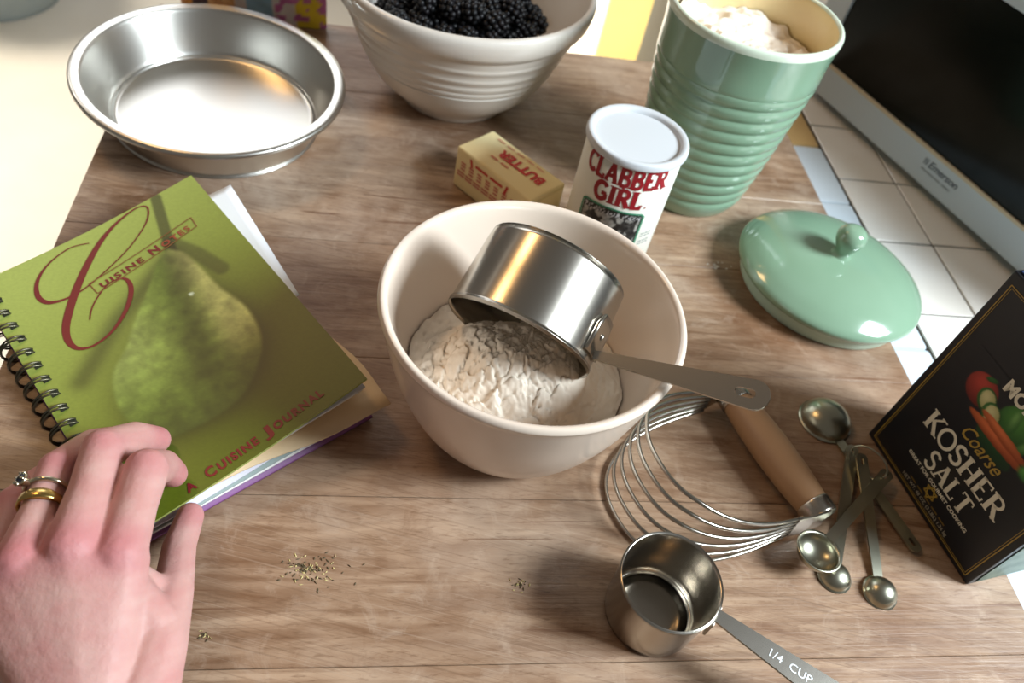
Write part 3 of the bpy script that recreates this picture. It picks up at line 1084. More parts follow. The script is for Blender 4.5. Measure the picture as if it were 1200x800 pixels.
# ------------------------------------------------------------------ dough blender
db = empty('pastry_blender')
tag(db, 'pastry blender with wooden handle and curved steel wires right of the cream bowl', 'pastry blender')
HA, HB = Vector((0.1465, 0.3470, 0.0150)), Vector((0.2030, 0.2690, 0.0150))
hax = (HB - HA).normalized()
HL = (HB - HA).length
out = Vector((0, 0, 1)).cross(hax)
out = out if out.x < 0 else -out
frame(db, (HA + HB) / 2, hax, Vector((0, 0, 1)).cross(hax))
sgn = 1 if (db.matrix_world.to_3x3() @ Vector((0, 1, 0))).x < 0 else -1
hp = smooth_profile([(0, -HL / 2 + 0.004), (0.0090, -HL / 2 + 0.004), (0.0094, -HL / 2 + 0.006), (0.0112, -HL / 4), (0.0120, 0), (0.0112, HL / 4), (0.0094, HL / 2 - 0.006), (0.0090, HL / 2 - 0.004), (0, HL / 2 - 0.004)], 4)
HW = mat('handle_wood', (158, 122, 88), 0.5, vary=(9, (134, 98, 66), 0.6), bump=(60, 0.15, 0.0008))
hnd = lathe('handle', hp, HW, db, 36)
hnd.rotation_euler = (0, math.pi / 2, 0)
for sx in (-1, 1):
    cp = lathe('ferrule', smooth_profile([(0.0102, -0.0055), (0.0106, -0.0045), (0.0104, 0.0030), (0.0088, 0.0046), (0, 0.0052)], 3), STEEL, db, 36)
    cp.location = (sx * (HL / 2 - 0.004), 0, 0)
    cp.rotation_euler = (0, sx * math.pi / 2, 0)
    # bent strip that holds the wires
    st_ = [(sx * (HL / 2 + 0.0014), -sgn * 0.001, 0.001), (sx * (HL / 2 + 0.0010), sgn * 0.010, 0.0), (sx * (HL / 2 - 0.001), sgn * 0.021, -0.001)]
    strap('wire_strip', st_, [0.019, 0.021, 0.022], 0.0012, STEEL, db, (0, 0, 1))
NW = 6
for i in range(NW):
    f = i / (NW - 1)
    z0 = -0.0105 + 0.019 * f
    dep = 0.112 - 0.012 * f
    zA = -0.0132 + 0.052 * f
    pts = []
    n = 46
    for k in range(n + 1):
        t = math.pi * k / n
        a = math.cos(t)
        x = -math.copysign(abs(a) ** 0.86, a) * (HL / 2 - 0.0015 + 0.006 * math.sin(t))
        s = math.sin(t) ** 0.80 if math.sin(t) > 0 else 0
        y = sgn * (0.018 + (dep - 0.018) * s)
        zz = z0 + (zA - z0) * min(1, s * 1.1)
        pts.append((x, y, zz))
    tube('wire', pts, 0.00115, STEEL, db, seg=8)


# ------------------------------------------------------------------ measuring spoons
def spoon(label, c, tip, r, depth, up, w, zc, zt):
    """c bowl centre on the board, tip = end of the handle (x,y); up: hollow side up"""
    root = empty('measuring_spoon')
    d = Vector((tip[0] - c[0], tip[1] - c[1], 0))
    L = d.length
    ex = d.normalized()
    slope = math.atan2(zt - zc, L)
    m = Matrix((ex, Vector((-ex.y, ex.x, 0)), Vector((0, 0, 1)))).transposed().to_4x4()
    m.translation = Vector((c[0], c[1], zc))
    root.matrix_world = m @ Matrix.Rotation(-slope, 4, 'Y')
    tag(root, label, 'measuring spoon', 'measuring spoons by the salt box')
    sgn_ = -1 if up else 1
    prof = []
    for k in range(11):
        a = math.pi / 2 * k / 10
        prof.append((r * math.sin(a), sgn_ * depth * math.cos(a)))
    prof += [(r + 0.0009, 0), (r + 0.0009, -sgn_ * 0.0004)]
    for k in range(10, -1, -1):
        a = math.pi / 2 * k / 10
        prof.append(((r - 0.0009) * math.sin(a), sgn_ * (depth - 0.0009) * math.cos(a)))
    lathe('spoon_bowl', prof, STEEL_DARK, root, 48)
    h = handle_plate('handle', L - r + 0.001, w * 0.75, w, 0.0013, STEEL_DARK, root)
    h.location = (r - 0.0005, 0, 0)
    return root


spoon('largest measuring spoon, hollow side down, beside the salt box', (0.2185, 0.3560), (0.2690, 0.2710), 0.0172, 0.0130, False, 0.0085, 0.0010, 0.0025)
spoon('measuring spoon with its hollow side up, against the pastry blender', (0.1990, 0.2450), (0.2545, 0.3205), 0.0126, 0.0100, True, 0.0082, 0.0165, 0.0085)
spoon('measuring spoon half hidden under the hollow side up spoon', (0.2150, 0.2405), (0.2340, 0.3365), 0.0092, 0.0070, False, 0.0080, 0.0010, 0.0055)
spoon('smallest round measuring spoon, nearest the front corner of the salt box', (0.2418, 0.2375), (0.2352, 0.3270), 0.0095, 0.0085, False, 0.0075, 0.0010, 0.0115)
rp = []
for k in range(28):
    t = 2 * math.pi * k / 28
    rp.append(Vector((0.2395, 0.3215, 0.0110)) + Vector((0.0105 * math.cos(t), -0.0070 * math.cos(t), 0)) + Vector((0.0015, 0.003, 0.0085)) * math.sin(t))
rg = tube('key_ring', rp, 0.0006, STEEL_DARK, None, seg=8, closed=True)
tag(rg, 'thin wire ring joining the measuring spoon handles', 'ring')

# ------------------------------------------------------------------ notebook
O_ = Vector((-0.3218, 0.2807, 0.014))
YAW, TILT, CW, CHT = 0.905, 0.2008, 0.1433, 0.2051
S_ = Vector((math.cos(YAW) * math.cos(TILT), math.sin(YAW) * math.cos(TILT), math.sin(TILT)))
T_d = Vector((math.sin(YAW), -math.cos(YAW), 0))
N_ = S_.cross(-T_d).normalized()
book = empty('notebook')
frame(book, (O_.x, O_.y, 0), (math.cos(YAW), math.sin(YAW), 0), (-math.sin(YAW), math.cos(YAW), 0))
tag(book, 'spiral bound green recipe notebook with a pear on its cover', 'notebook')


def poly_sdf(px, py, poly):
    d = np.full(len(px), 1e9)
    inside = np.zeros(len(px), bool)
    n = len(poly)
    for i in range(n):
        ax, ay = poly[i]
        bx, by = poly[(i + 1) % n]
        ex_, ey_ = bx - ax, by - ay
        if ex_ * ex_ + ey_ * ey_ < 1e-14:
            continue
        wx, wy = px - ax, py - ay
        t = np.clip((wx * ex_ + wy * ey_) / (ex_ * ex_ + ey_ * ey_), 0, 1)
        d = np.minimum(d, np.hypot(wx - ex_ * t, wy - ey_ * t))
        cond = ((ay <= py) & (by > py)) | ((by <= py) & (ay > py))
        with np.errstate(divide='ignore', invalid='ignore'):
            xi = ax + (py - ay) / (by - ay) * ex_
        inside ^= cond & (px < xi)
    return np.where(inside, -d, d)


def line_d(px, py, pts):
    d = np.full(len(px), 1e9)
    for (ax, ay), (bx, by) in zip(pts[:-1], pts[1:]):
        ex_, ey_ = bx - ax, by - ay
        t = np.clip(((px - ax) * ex_ + (py - ay) * ey_) / (ex_ * ex_ + ey_ * ey_), 0, 1)
        d = np.minimum(d, np.hypot(px - ax - ex_ * t, py - ay - ey_ * t))
    return d


ASP = CHT / CW
PEAR = [(0.715, 0.225), (0.760, 0.273), (0.775, 0.36), (0.785, 0.456), (0.818, 0.574), (0.790, 0.69), (0.705, 0.771), (0.586, 0.823), (0.434, 0.831), (0.273, 0.803), (0.213, 0.72), (0.21, 0.623), (0.26, 0.532), (0.348, 0.479), (0.424, 0.414), (0.549, 0.327), (0.650, 0.250)]
PEAR = [(a, b * ASP) for a, b in smooth_profile(PEAR + [PEAR[0]], 4)]


def cover_col(U, V):
    x, y = U, V * ASP
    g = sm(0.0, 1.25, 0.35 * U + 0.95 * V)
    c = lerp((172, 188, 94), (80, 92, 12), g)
    # soft dark halo and streaks of the printed photograph
    def pp(l):
        return [(a, b * ASP) for a, b in l]
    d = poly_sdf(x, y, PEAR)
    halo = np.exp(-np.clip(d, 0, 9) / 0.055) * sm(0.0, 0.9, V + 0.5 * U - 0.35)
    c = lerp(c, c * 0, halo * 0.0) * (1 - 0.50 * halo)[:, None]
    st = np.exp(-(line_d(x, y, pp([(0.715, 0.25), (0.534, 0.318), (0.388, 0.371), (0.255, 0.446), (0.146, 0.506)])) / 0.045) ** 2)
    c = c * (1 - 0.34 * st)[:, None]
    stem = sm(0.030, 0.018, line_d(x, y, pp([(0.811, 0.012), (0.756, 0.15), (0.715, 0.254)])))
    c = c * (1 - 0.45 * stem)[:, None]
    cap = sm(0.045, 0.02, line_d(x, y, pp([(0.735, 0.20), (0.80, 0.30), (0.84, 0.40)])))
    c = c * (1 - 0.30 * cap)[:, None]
    k = sm(0.012, -0.012, d)
    lite = sm(0.60, 0.74, U + 0.12 * (V - 0.5)) * sm(0.80, 0.60, V)
    ptex = fbm(U * 26, V * 36, 61, 4)
    pc = lerp((126, 152, 56), (192, 190, 108), lite)
    left = sm(0.66, 0.34, U) * sm(0.78, 0.45, V)
    pc = lerp(pc, (166, 180, 100), left * 0.8) * (0.90 + 0.22 * (ptex - 0.5) * 2)[:, None]
    fold = np.exp(-(line_d(x, y, pp([(0.700, 0.27), (0.64, 0.42), (0.60, 0.52), (0.55, 0.68)])) / 0.075) ** 2)
    pc = pc * (1 - 0.38 * fold)[:, None]
    low = sm(0.58, 0.83, V)
    pc = pc * (1 - 0.40 * low)[:, None]
    c = c * (1 - k)[:, None] + pc * k[:, None]
    c = c * (1 + 0.05 * (fbm(U * 240, V * 330, 71, 2) - 0.5) * 2)[:, None]
    stick = sm(0.012, 0.008, np.hypot(x - 0.676, y - 0.424 * ASP))
    return lerp(c, np.tile((206, 214, 186), (len(U), 1)), stick) if False else c * (1 - stick)[:, None] + np.array((204, 212, 184)) * stick[:, None]


def cov(s, t, lift=0.0):
    """point of the cover in world coordinates; slight sag between spine and edge"""
    p = O_ + S_ * (s * CW) + T_d * (t * CHT) + N_ * lift
    p.z += -0.0030 * math.sin(math.pi * s)
    return p


binv = book.matrix_world.inverted()


def cov_l(s, t, lift=0.0):
    return tuple(binv @ cov(s, t, lift))


COVER_M = mat('printed_cover', (140, 150, 60), 0.42, attr='print')
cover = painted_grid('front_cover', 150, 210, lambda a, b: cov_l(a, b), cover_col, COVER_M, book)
# give the cover board its thickness with a second sheet and edges
ns = 24
V, Fc = [], []
for k in range(ns + 1):
    for t in (0.0, 1.0):
        for lf in (-0.00015, -0.0016):
            V.append(cov_l(k / ns, t, lf))
for k in range(ns):
    a, b = k * 4, (k + 1) * 4
    Fc += [(a, a + 2, b + 2, b), (a + 1, b + 1, b + 3, a + 3), (a, b, b + 1, a + 1), (a + 2, a + 3, b + 3, b + 2)]
Fc += [(0, 1, 3, 2), (ns * 4, ns * 4 + 2, ns * 4 + 3, ns * 4 + 1)]
mesh_obj('cover_board', V, Fc, mat('cover_edge_card', (150, 158, 84), 0.6), book)

CRED = mat('dark_red_ink', (116, 18, 28), 0.45)
CPATH = [(0.468, 0.049), (0.392, 0.031), (0.29, 0.05), (0.213, 0.094), (0.181, 0.149), (0.195, 0.189), (0.24, 0.207), (0.298, 0.211), (0.363, 0.205), (0.47, 0.18), (0.588, 0.145), (0.692, 0.098), (0.743, 0.058), (0.755, 0.024), (0.71, 0.010), (0.61, 0.027), (0.513, 0.064), (0.415, 0.123), (0.33, 0.186), (0.256, 0.252), (0.202, 0.313), (0.185, 0.366), (0.205, 0.403), (0.261, 0.416), (0.348, 0.399), (0.433, 0.355), (0.49, 0.304), (0.506, 0.264), (0.489, 0.239), (0.434, 0.235), (0.372, 0.26), (0.324, 0.292), (0.295, 0.325)]
CWID = [1.2, 1.5, 1.8, 3.4, 4.6, 4.4, 3.0, 2.0, 1.5, 1.3, 1.3, 1.4, 1.8, 1.8, 1.8, 3.0, 5.0, 6.6, 7.4, 7.6, 7.0, 5.6, 3.4, 2.4, 2.8, 4.0, 4.8, 4.0, 2.2, 1.4, 1.3, 1.3, 1.2]
cp_ = smooth_profile([(a * CW, b * CHT) for a, b in CPATH], 5)
cw_ = [float(x[0]) for x in smooth_profile([(w * 0.00064, 0) for w in CWID], 5)]


def on_cover(lift):
    return lambda x, y: cov_l(x / CW, y / CHT, lift)


decal('ornate_capital', ribbon(cp_, cw_), on_cover(0.0003), CRED, book)
# title banner
q4 = [(0.372, 0.199), (0.876, 0.161), (0.872, 0.205), (0.378, 0.248), (0.372, 0.199)]
bl = []
for a, b in zip(q4[:-1], q4[1:]):
    pts = [((a[0] + (b[0] - a[0]) * t) * CW, (a[1] + (b[1] - a[1]) * t) * CHT) for t in np.linspace(0, 1, 8)]
    bl.append(ribbon(pts, 0.0007))
decal('banner', join_geo(bl), on_cover(0.0003), mat('brown_ink', (132, 84, 44), 0.5), book)


def cover_text(txt, h, s0, t0, s1, t1, m, bold, space):
    g = font_text(txt, h, bold, 0.0, space)
    dx, dy = (s1 - s0) * CW, (t1 - t0) * CHT
    L = math.hypot(dx, dy)
    c, s = dx / L, dy / L
    k = L / g[2]
    V = [np.array((s0 * CW + v[0] * k * c + v[1] * s, t0 * CHT + v[0] * k * s - v[1] * c)) for v in g[0]]
    decal('lettering', (V, g[1]), on_cover(0.0003), m, book)


cover_text('UISINE', 0.0044, 0.405, 0.238, 0.610, 0.2215, CRED, 0.0002, 1.25)
cover_text('N', 0.0058, 0.645, 0.2185, 0.690, 0.2150, CRED, 0.0003, 1.0)
cover_text('OTES', 0.0042, 0.705, 0.2125, 0.845, 0.2015, mat('brick_ink', (150, 66, 44), 0.5), 0.0002, 1.3)
cover_text('A', 0.0050, 0.245, 0.985, 0.282, 0.984, CRED, 0.0003, 1.0)
cover_text('C', 0.0062, 0.325, 0.981, 0.365, 0.980, CRED, 0.0003, 1.0)
cover_text('UISINE', 0.0048, 0.375, 0.979, 0.545, 0.974, CRED, 0.0003, 1.25)
cover_text('J', 0.0062, 0.580, 0.973, 0.606, 0.972, CRED, 0.0003, 1.0)
cover_text('OURNAL', 0.0048, 0.617, 0.971, 0.838, 0.964, CRED, 0.0003, 1.25)

# back cover, page block, loose sheets (local: x spine->edge, y up the page, origin below top of spine)
PURPLE = mat('purple_card', (128, 78, 132), 0.5)
PAPER = mat('white_paper', (232, 232, 228), 0.7)
TAN = mat('tan_aged_paper', (222, 196, 156), 0.7, vary=(20, (206, 172, 126), 0.6))


def sheet(name, s0, s1, t0, t1, zfun, m, th=0.0006, ns=16, nt=20, edge=None):
    """curved sheet over the book footprint; zfun(s,t)-> height above the board"""
    V, Fc = [], []
    for j in range(nt + 1):
        for i in range(ns + 1):
            s = s0 + (s1 - s0) * i / ns
            t = t0 + (t1 - t0) * j / nt
            if edge:
                s, t = edge(s, t, i / ns, j / nt)
            z = zfun(s, t)
            V.append((s * CW, -t * CHT, z))
    for j in range(nt):
        for i in range(ns):
            a = j * (ns + 1) + i
            Fc.append((a, a + 1, a + ns + 2, a + ns + 1))
    o = mesh_obj(name, V, Fc, m, book, True)
    so = o.modifiers.new('thickness', 'SOLIDIFY')
    so.thickness = th
    so.offset = -1
    return o


cz = lambda s: 0.014 + s * CW * math.sin(TILT) - 0.003 * math.sin(math.pi * min(max(s, 0), 1))
sheet('back_cover', 0.0, 1.01, 0.0, 1.008, lambda s, t: 0.0022, PURPLE, 0.0018)
sheet('page', 0.03, 0.985, 0.01, 0.998, lambda s, t: 0.0040 + 0.0020 * s, PAPER, 0.0016)
sheet('page', 0.03, 0.975, 0.012, 0.998, lambda s, t: 0.0062 + 0.0045 * s + 0.0010 * math.sin(t * 5), mat('blue_grey_paper', (150, 164, 160), 0.7), 0.0008)
sheet('page', 0.03, 0.990, 0.01, 0.995, lambda s, t: 0.0080 + 0.0080 * s + 0.0018 * math.sin(s * 6 + t * 3), mat('lilac_white_paper', (214, 214, 226), 0.7), 0.0008)
sheet('page', 0.04, 1.010, 0.03, 0.985, lambda s, t: 0.0095 + 0.0130 * s + 0.0030 * math.sin(s * 5.5 + 0.6) * t, TAN, 0.0007, edge=lambda s, t, a, b: (s + 0.012 * math.sin(b * 17) * a + 0.050 * b * a, t + (0.078 * a ** 2 + 0.008 * math.sin(a * 11) * a) * b))
sheet('page', 0.04, 0.980, 0.01, 0.985, lambda s, t: 0.0105 + 0.0180 * s, PAPER, 0.0008)
sheet('page', 0.04, 0.985, 0.005, 0.990, lambda s, t: 0.0112 + 0.0205 * s, mat('grey_white_paper', (198, 200, 206), 0.7), 0.0008)
sheet('loose_sheet', 0.45, 1.055, 0.06, 0.60, lambda s, t: 0.0108 + 0.0222 * s - 0.0012 * (1 - t), mat('bright_white_paper', (240, 244, 250), 0.7), 0.0005, edge=lambda s, t, a, b: (s + 0.070 * a * (1 - b) - 0.030 * a * b, t + 0.0 * a))

WIRE = mat('dark_wire', (96, 92, 76), 0.35, 0.9)
wl = None
for i in range(17):
    t = 0.045 + i * 0.0570
    if wl is None:
        parts = []
        for dt in (-0.0012, 0.0012):
            pts = []
            for k in range(15):
                a = math.radians(38 + (322 - 38) * k / 14)
                pts.append((0.0022 + 0.0098 * math.cos(a) * 0.9, dt * (1 + 0.4 * math.cos(a)), 0.0085 + 0.0098 * math.sin(a) * 0.92))
            parts.append(tube_geo(pts, 0.00062, seg=6))
        v, f = join_geo(parts)
        wl = mesh_obj('wire_loop', v, f, WIRE, book, True)
        o = wl
    else:
        o = wl.copy()
        COL.objects.link(o)
    o.parent = book
    o.location = (0.0, -t * CHT, 0.0)
HOLE = mat('hole_dark', (46, 50, 34), 0.8)
hole0 = None
for i in range(17):
    t = 0.045 + i * 0.0570
    g = ribbon([(0.045 * CW, t * CHT - 0.0022), (0.045 * CW, t * CHT + 0.0022)], 0.0042)
    decal('punched_hole', g, on_cover(0.0002), HOLE, book)

# ------------------------------------------------------------------ hand
J = dict(fa=(-0.1180, -0.0300, 0.055),
         wr=(-0.1167, 0.0570, 0.0500),
         mI=(-0.1378, 0.1250, 0.0660),
         mM=(-0.1558, 0.1220, 0.0700),
         mR=(-0.1733, 0.1129, 0.0660),
         mP=(-0.1853, 0.0998, 0.0570),
         pI=(-0.1496, 0.1693, 0.0600),
         pM=(-0.1729, 0.1739, 0.0600),
         pR=(-0.1891, 0.1612, 0.0550),
         pP=(-0.2025, 0.1442, 0.0450),
         dI=(-0.1517, 0.1827, 0.0410),
         dM=(-0.1708, 0.1927, 0.0430),
         dR=(-0.1910, 0.1869, 0.0370),
         dP=(-0.2041, 0.1645, 0.0340),
         tI=(-0.1502, 0.1864, 0.0285),
         tM=(-0.1672, 0.2030, 0.0280),
         tR=(-0.1903, 0.1985, 0.0250),
         tP=(-0.2020, 0.1758, 0.0265),
         th0=(-0.1132, 0.1014, 0.0440),
         th1=(-0.1214, 0.1288, 0.0340),
         th2=(-0.1323, 0.1534, 0.0220),
         th3=(-0.1382, 0.1747, 0.0115))
J = {k: Vector(v) for k, v in J.items()}
bm = bmesh.new()


def ball(p, r):
    bmesh.ops.create_icosphere(bm, subdivisions=2, radius=r, matrix=Matrix.Translation(p))


def limb(a, b, ra, rb, n=None):
    a, b = Vector(a), Vector(b)
    n = n or max(3, int((b - a).length / 0.0022))
    for i in range(n + 1):
        t = i / n
        ball(a.lerp(b, t), ra + (rb - ra) * t)


for f, (r0, r1, r2_, r3, r4) in dict(I=(0.0112, 0.0098, 0.0104, 0.0086, 0.0074), M=(0.0112, 0.0095, 0.0101, 0.0086, 0.0074), R=(0.0106, 0.0082, 0.0088, 0.0078, 0.0068), P=(0.0096, 0.0078, 0.0082, 0.0070, 0.0062)).items():
    m_, p_, d_, t_2 = J['m' + f], J['p' + f], J['d' + f], J['t' + f]
    mid = m_.lerp(p_, 0.55)
    limb(m_, mid, r0, r1)
    limb(mid, p_, r1, r2_)
    limb(p_, d_, r2_ * 0.97, r3)
    limb(d_, t_2, r3, r4)
    # metacarpals fan from the wrist
    w = J['wr'] + (m_ - J['wr']) * 0.16 + Vector((0, 0, -0.004))
    limb(m_ + Vector((0, 0, -0.0030)), w, r0 + 0.0008, 0.0125)
# flesh of the palm under the knuckles
for a, b in (('mI', 'mM'), ('mM', 'mR'), ('mR', 'mP')):
    for s in np.linspace(0.10, 0.93, 16):
        pa = J['wr'].lerp(J[a], float(s)); pb = J['wr'].lerp(J[b], float(s))
        for w in (0.2, 0.4, 0.6, 0.8):
            p = pa.lerp(pb, w)
            ball(p + Vector((0, 0, -0.0026 - 0.0060 * max(0.0, s - 0.72))), 0.0122)
            ball(p + Vector((0, 0, -0.0120)), 0.0110)
limb(J['wr'], J['fa'], 0.0215, 0.0250)
limb(J['wr'] + Vector((0.008, 0, 0)), J['fa'] + Vector((0.006, 0, 0)), 0.0200, 0.0240)
limb(J['wr'] + Vector((-0.010, 0, 0)), J['fa'] + Vector((-0.008, 0, 0)), 0.0195, 0.0240)
# thumb and its base
limb(J['wr'] + Vector((0.010, 0.008, -0.006)), J['th0'], 0.0165, 0.0125)
limb(J['th0'], J['th1'], 0.0125, 0.0094)
limb(J['th1'], J['th2'], 0.0092, 0.0083)
limb(J['th2'], J['th3'], 0.0083, 0.0072)
limb(J['th0'] + Vector((-0.006, 0.006, 0.002)), J['mI'] + Vector((0.003, -0.008, -0.012)), 0.0125, 0.0105)
limb(J['th1'] + Vector((-0.004, -0.004, 0.004)), J['mI'] + Vector((0.0, -0.003, -0.012)), 0.0070, 0.0090)
# raised tendons on the back
for f in 'IMR':
    a = J['m' + f] + Vector((0, 0.001, 0.0056)); b = J['wr'].lerp(J['m' + f], 0.36) + Vector((0, 0, 0.0072))
    limb(a, b, 0.0030, 0.0026, 34)
me = bpy.data.meshes.new('hand_raw')
bm.to_mesh(me); bm.free()
tmp = bpy.data.objects.new('hand_raw', me)
COL.objects.link(tmp)
rm = tmp.modifiers.new('r', 'REMESH'); rm.mode = 'VOXEL'; rm.voxel_size = 0.00085
sm1 = tmp.modifiers.new('s', 'SMOOTH'); sm1.factor = 0.5; sm1.iterations = 22
dg = bpy.context.evaluated_depsgraph_get()
hm = bpy.data.meshes.new_from_object(tmp.evaluated_get(dg))
bpy.data.objects.remove(tmp)
hm.name = 'hand'
person = empty('person', (J['wr'].x, J['wr'].y, 0))
tag(person, 'left hand reaching in from below, fingers bent over the notebook, two rings', 'person')
hand = bpy.data.objects.new('hand', hm)
COL.objects.link(hand)
hand.parent = person
hand.matrix_parent_inverse = Matrix.Translation(-Vector((J['wr'].x, J['wr'].y, 0)))
hm.polygons.foreach_set('use_smooth', [True] * len(hm.polygons))
nv = len(hm.vertices)
co = np.empty(nv * 3)
hm.vertices.foreach_get('co', co)
co = co.reshape(-1, 3)
base = np.tile(np.array((194., 147., 140.)), (nv, 1))
n = fbm(co[:, 0] * 130 + 4, co[:, 1] * 130 + 7 + co[:, 2] * 90, 91, 4)
base = base + ((n - 0.5) * 2)[:, None] * np.array((6, 16, 14))
for kname, s, w in [('m' + f, 0.011, 0.75) for f in 'IMRP'] + [('p' + f, 0.009, 0.60) for f in 'IMRP'] + [('t' + f, 0.010, 0.75) for f in 'IMRP'] + [('th3', 0.012, 0.6)]:
    d = np.linalg.norm(co - np.array(J[kname] + Vector((0, 0, 0.006))), axis=1)
    k = np.exp(-(d / s) ** 2) * w
    base = base * (1 - k)[:, None] + np.array((182., 108., 112.)) * k[:, None]
c = np.clip(base / 255, 0, 1)
c = np.where(c <= 0.04045, c / 12.92, ((c + 0.055) / 1.055) ** 2.4)
at = hm.color_attributes.new('print', 'FLOAT_COLOR', 'POINT')
at.data.foreach_set('color', np.c_[c, np.ones(nv)].astype(np.float32).ravel())
hm.materials.clear()
hm.materials.append(mat('skin', (214, 176, 162), 0.54, spec=0.28, attr='print', bump=(420, 0.35, 0.0009), sss=0.15))


# rings on the ring finger
def ring_path(center, axis, r, n=40):
    axis = Vector(axis).normalized()
    a = Vector((0, 0, 1)); a = (a - axis * a.dot(axis)).normalized()
    b = axis.cross(a)
    return [Vector(center) + (a * math.cos(2 * math.pi * k / n) + b * math.sin(2 * math.pi * k / n)) * r for k in range(n)], a, b


axR = J['pR'] - J['mR']
GOLDM = mat('gold', (204, 172, 104), 0.25, 1.0)
SILV = mat('white_gold', (206, 196, 172), 0.22, 1.0)
c1 = J['mR'].lerp(J['pR'], 0.56)
pth, a_, b_ = ring_path(c1, axR, 0.0092)
axn = axR.normalized()
V, Fc = [], []
n = len(pth)
for i, p in enumerate(pth):
    rad = (p - c1).normalized()
    wv = 0.0026 + 0.0006 * math.cos(4 * math.pi * i / n)
    for dz, dr in ((-wv, 0), (-wv * 0.6, 0.0010), (wv * 0.6, 0.0010), (wv, 0), (0, -0.0008)):
        V.append(p + axn * dz + rad * dr)
for i in range(n):
    j = (i + 1) % n
    for k in range(5):
        l = (k + 1) % 5
        Fc.append((i * 5 + k, i * 5 + l, j * 5 + l, j * 5 + k))
rg1 = mesh_obj('finger_ring', V, Fc, GOLDM, None, True)
tag(rg1, 'plain gold band worn nearer the knuckle of the ring finger', 'ring')
c2 = J['mR'].lerp(J['pR'], 0.72)
pth, a_, b_ = ring_path(c2, axR, 0.0092)
rt = empty('finger_ring', c2)
tag(rt, 'ring with a dark stone set in claws, above the gold band', 'ring')
tube('band', [p - c2 for p in pth], 0.0011, SILV, rt, seg=8, closed=True)
left = b_ if b_.x < 0 else -b_
sd = (a_ * 0.72 + left * 0.70).normalized()
sc = sd * 0.0112
mset = Matrix((axn, sd.cross(axn), sd)).transposed().to_4x4()
o = lathe('setting', [(0.0012, -0.003), (0.0030, 0.0002), (0.0034, 0.0016), (0.0028, 0.0018), (0, 0.0004)], SILV, rt, 16)
mset.translation = sc
o.matrix_local = mset
g_ = lathe('stone', [(0.0026, 0.0012), (0.0028, 0.0020), (0.0018, 0.0032), (0, 0.0034)], mat('dark_stone', (24, 26, 34), 0.06, coat=1.0), rt, 8)
g_.matrix_local = mset
for k in range(6):
    t = 2 * math.pi * k / 6
    cl = tube('claw', [Vector((0.0033 * math.cos(t), 0.0033 * math.sin(t), 0.0010)), Vector((0.0031 * math.cos(t), 0.0031 * math.sin(t), 0.0026)), Vector((0.0024 * math.cos(t), 0.0024 * math.sin(t), 0.0032))], 0.0005, SILV, rt, seg=6)
    cl.matrix_local = mset

# ------------------------------------------------------------------ colourful package behind the pan
pk = empty('plastic_package', (-0.312, 0.6740, 0), math.radians(9))
tag(pk, 'crinkled colourful plastic package standing behind the pie pan', 'package')


def pk_pos(sgn_):
    def f(a, b):
        x = (a - 0.5) * 0.135
        bul = math.sin(math.pi * min(max(a, 0), 1)) ** 0.6 * math.sin(math.pi * (0.12 + 0.88 * b)) ** 0.6 if 0 < a < 1 else 0
        wob = 0.002 * math.sin(a * 31 + b * 9) * math.sin(b * 17 + a * 5)
        return (x, -sgn_ * (0.018 * bul + wob * bul), 0.0006 + b * 0.105)
    return f


def pk_col(U, V):
    n = fbm(U * 6, V * 5, 131, 3)
    c = np.tile(np.array((232., 232., 236.)), (len(U), 1))
    c = np.where((U < 0.10)[:, None], (222, 150, 70), c)
    c = np.where(((U > 0.10) & (U < 0.24) & (n > 0.45))[:, None], (70, 60, 72), c)
    c = np.where(((U > 0.22) & (U < 0.40))[:, None], lerp((232, 160, 90), (240, 200, 150), n), c)
    c = np.where(((U > 0.48) & (U < 0.66) & (n > 0.40))[:, None], (150, 200, 232), c)
    c = np.where((U > 0.80)[:, None], (240, 220, 70), c)
    n2 = fbm(U * 13, V * 11, 151, 2)
    c = np.where(((U > 0.66) & (n2 > 0.64))[:, None], (204, 120, 186), c)
    return c


PKM = mat('glossy_print_film', (200, 200, 200), 0.3, attr='print')
painted_grid('front_film', 60, 40, pk_pos(1), pk_col, PKM, pk)
painted_grid('back_film', 60, 40, pk_pos(-1), pk_col, PKM, pk)

# ------------------------------------------------------------------ bin on the floor
bn = empty('floor_bin', (-1.70, 1.97, -0.9))
tag(bn, 'blue grey plastic bin on the pale floor beyond the board', 'bin')
BIN = mat('blue_grey_plastic', (150, 158, 156), 0.5)
lathe('tub', smooth_profile([(0, 0.002), (0.16, 0.002), (0.168, 0.0), (0.172, 0.01), (0.205, 0.30), (0.216, 0.306), (0.218, 0.318), (0.210, 0.322), (0.200, 0.312), (0.166, 0.02), (0, 0.012)], 3), BIN, bn, 56)
tube('bail_handle', [(0.214 * math.cos(t), -0.12 * math.sin(t) - 0.06 * math.sin(t), 0.300 - 0.10 * math.sin(t)) for t in np.linspace(0, math.pi, 24)], 0.006, mat('bin_wire', (120, 124, 122), 0.5, 0.3), bn, seg=8)

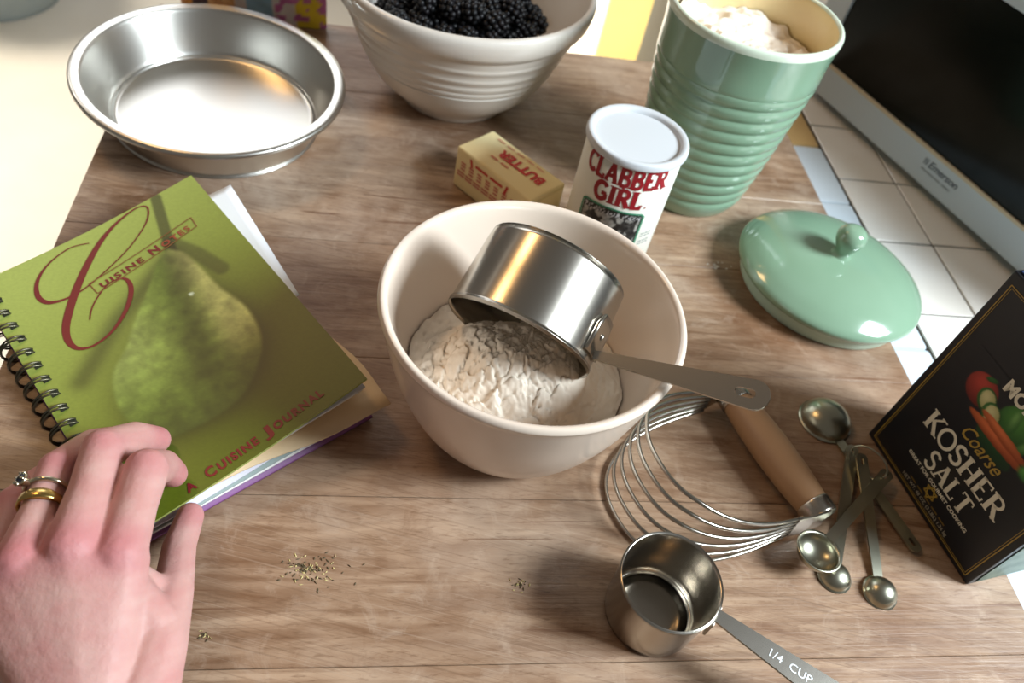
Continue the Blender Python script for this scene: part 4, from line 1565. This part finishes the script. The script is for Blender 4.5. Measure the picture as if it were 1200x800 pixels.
# ------------------------------------------------------------------ crumbs and flour specks
CR1 = mat('oat_crumb', (206, 188, 130), 0.8)
CR2 = mat('dark_crumb', (88, 76, 52), 0.8)
rc = random.Random(12)


def crumbs(name, label, cx, cy, n, rx, ry, mats, size=0.0011, ang=0.2):
    V, Fc, mi = [], [], []
    for i in range(n):
        a, d = rc.uniform(0, 6.283), abs(rc.gauss(0, 0.55))
        x, y = d * math.cos(a) * rx, d * math.sin(a) * ry
        x, y = x * math.cos(ang) - y * math.sin(ang), x * math.sin(ang) + y * math.cos(ang)
        L = size * rc.uniform(0.5, 1.3); w = size * rc.uniform(0.25, 0.5); h = size * rc.uniform(0.2, 0.5)
        t = rc.uniform(0, 3.14)
        ex_ = np.array((math.cos(t), math.sin(t), 0)) * L; ey_ = np.array((-math.sin(t), math.cos(t), 0)) * w
        o = len(V)
        c = np.array((cx + x, cy + y, 0.0001))
        V += [c - ex_, c + ey_, c + ex_, c - ey_, c + np.array((0, 0, h)) + ex_ * 0.2, c + np.array((0, 0, h)) - ex_ * 0.3]
        fs = [(0, 1, 5), (1, 4, 5), (1, 2, 4), (2, 3, 4), (3, 5, 4), (3, 0, 5), (0, 3, 2, 1)]
        Fc += [tuple(o + q_ for q_ in f_) for f_ in fs]
        mi += [rc.choice(range(len(mats)))] * len(fs)
    o = mesh_obj(name, V, Fc, None, None, False, mi, mats)
    tag(o, label, 'crumbs', kind='stuff')
    return o


crumbs('herb_crumbs', 'scatter of oat coloured crumbs on the board in front of the notebook', -0.0730, 0.1680, 130, 0.020, 0.010, [CR1, CR2, CR2])
crumbs('herb_crumbs', 'small pinch of crumbs on the board in front of the cream bowl', 0.0368, 0.1882, 26, 0.005, 0.004, [CR1, CR2])
crumbs('herb_crumbs', 'few crumbs on the board to the right of the wrist', -0.1085, 0.1236, 18, 0.004, 0.003, [CR1, CR2], 0.0009)
FSP = mat('flour_speck', (236, 232, 224), 0.95)
crumbs('flour_specks', 'spilled flour specks in the shadow left of the lid', 0.1420, 0.4870, 22, 0.009, 0.007, [FSP, FSP], 0.0011)
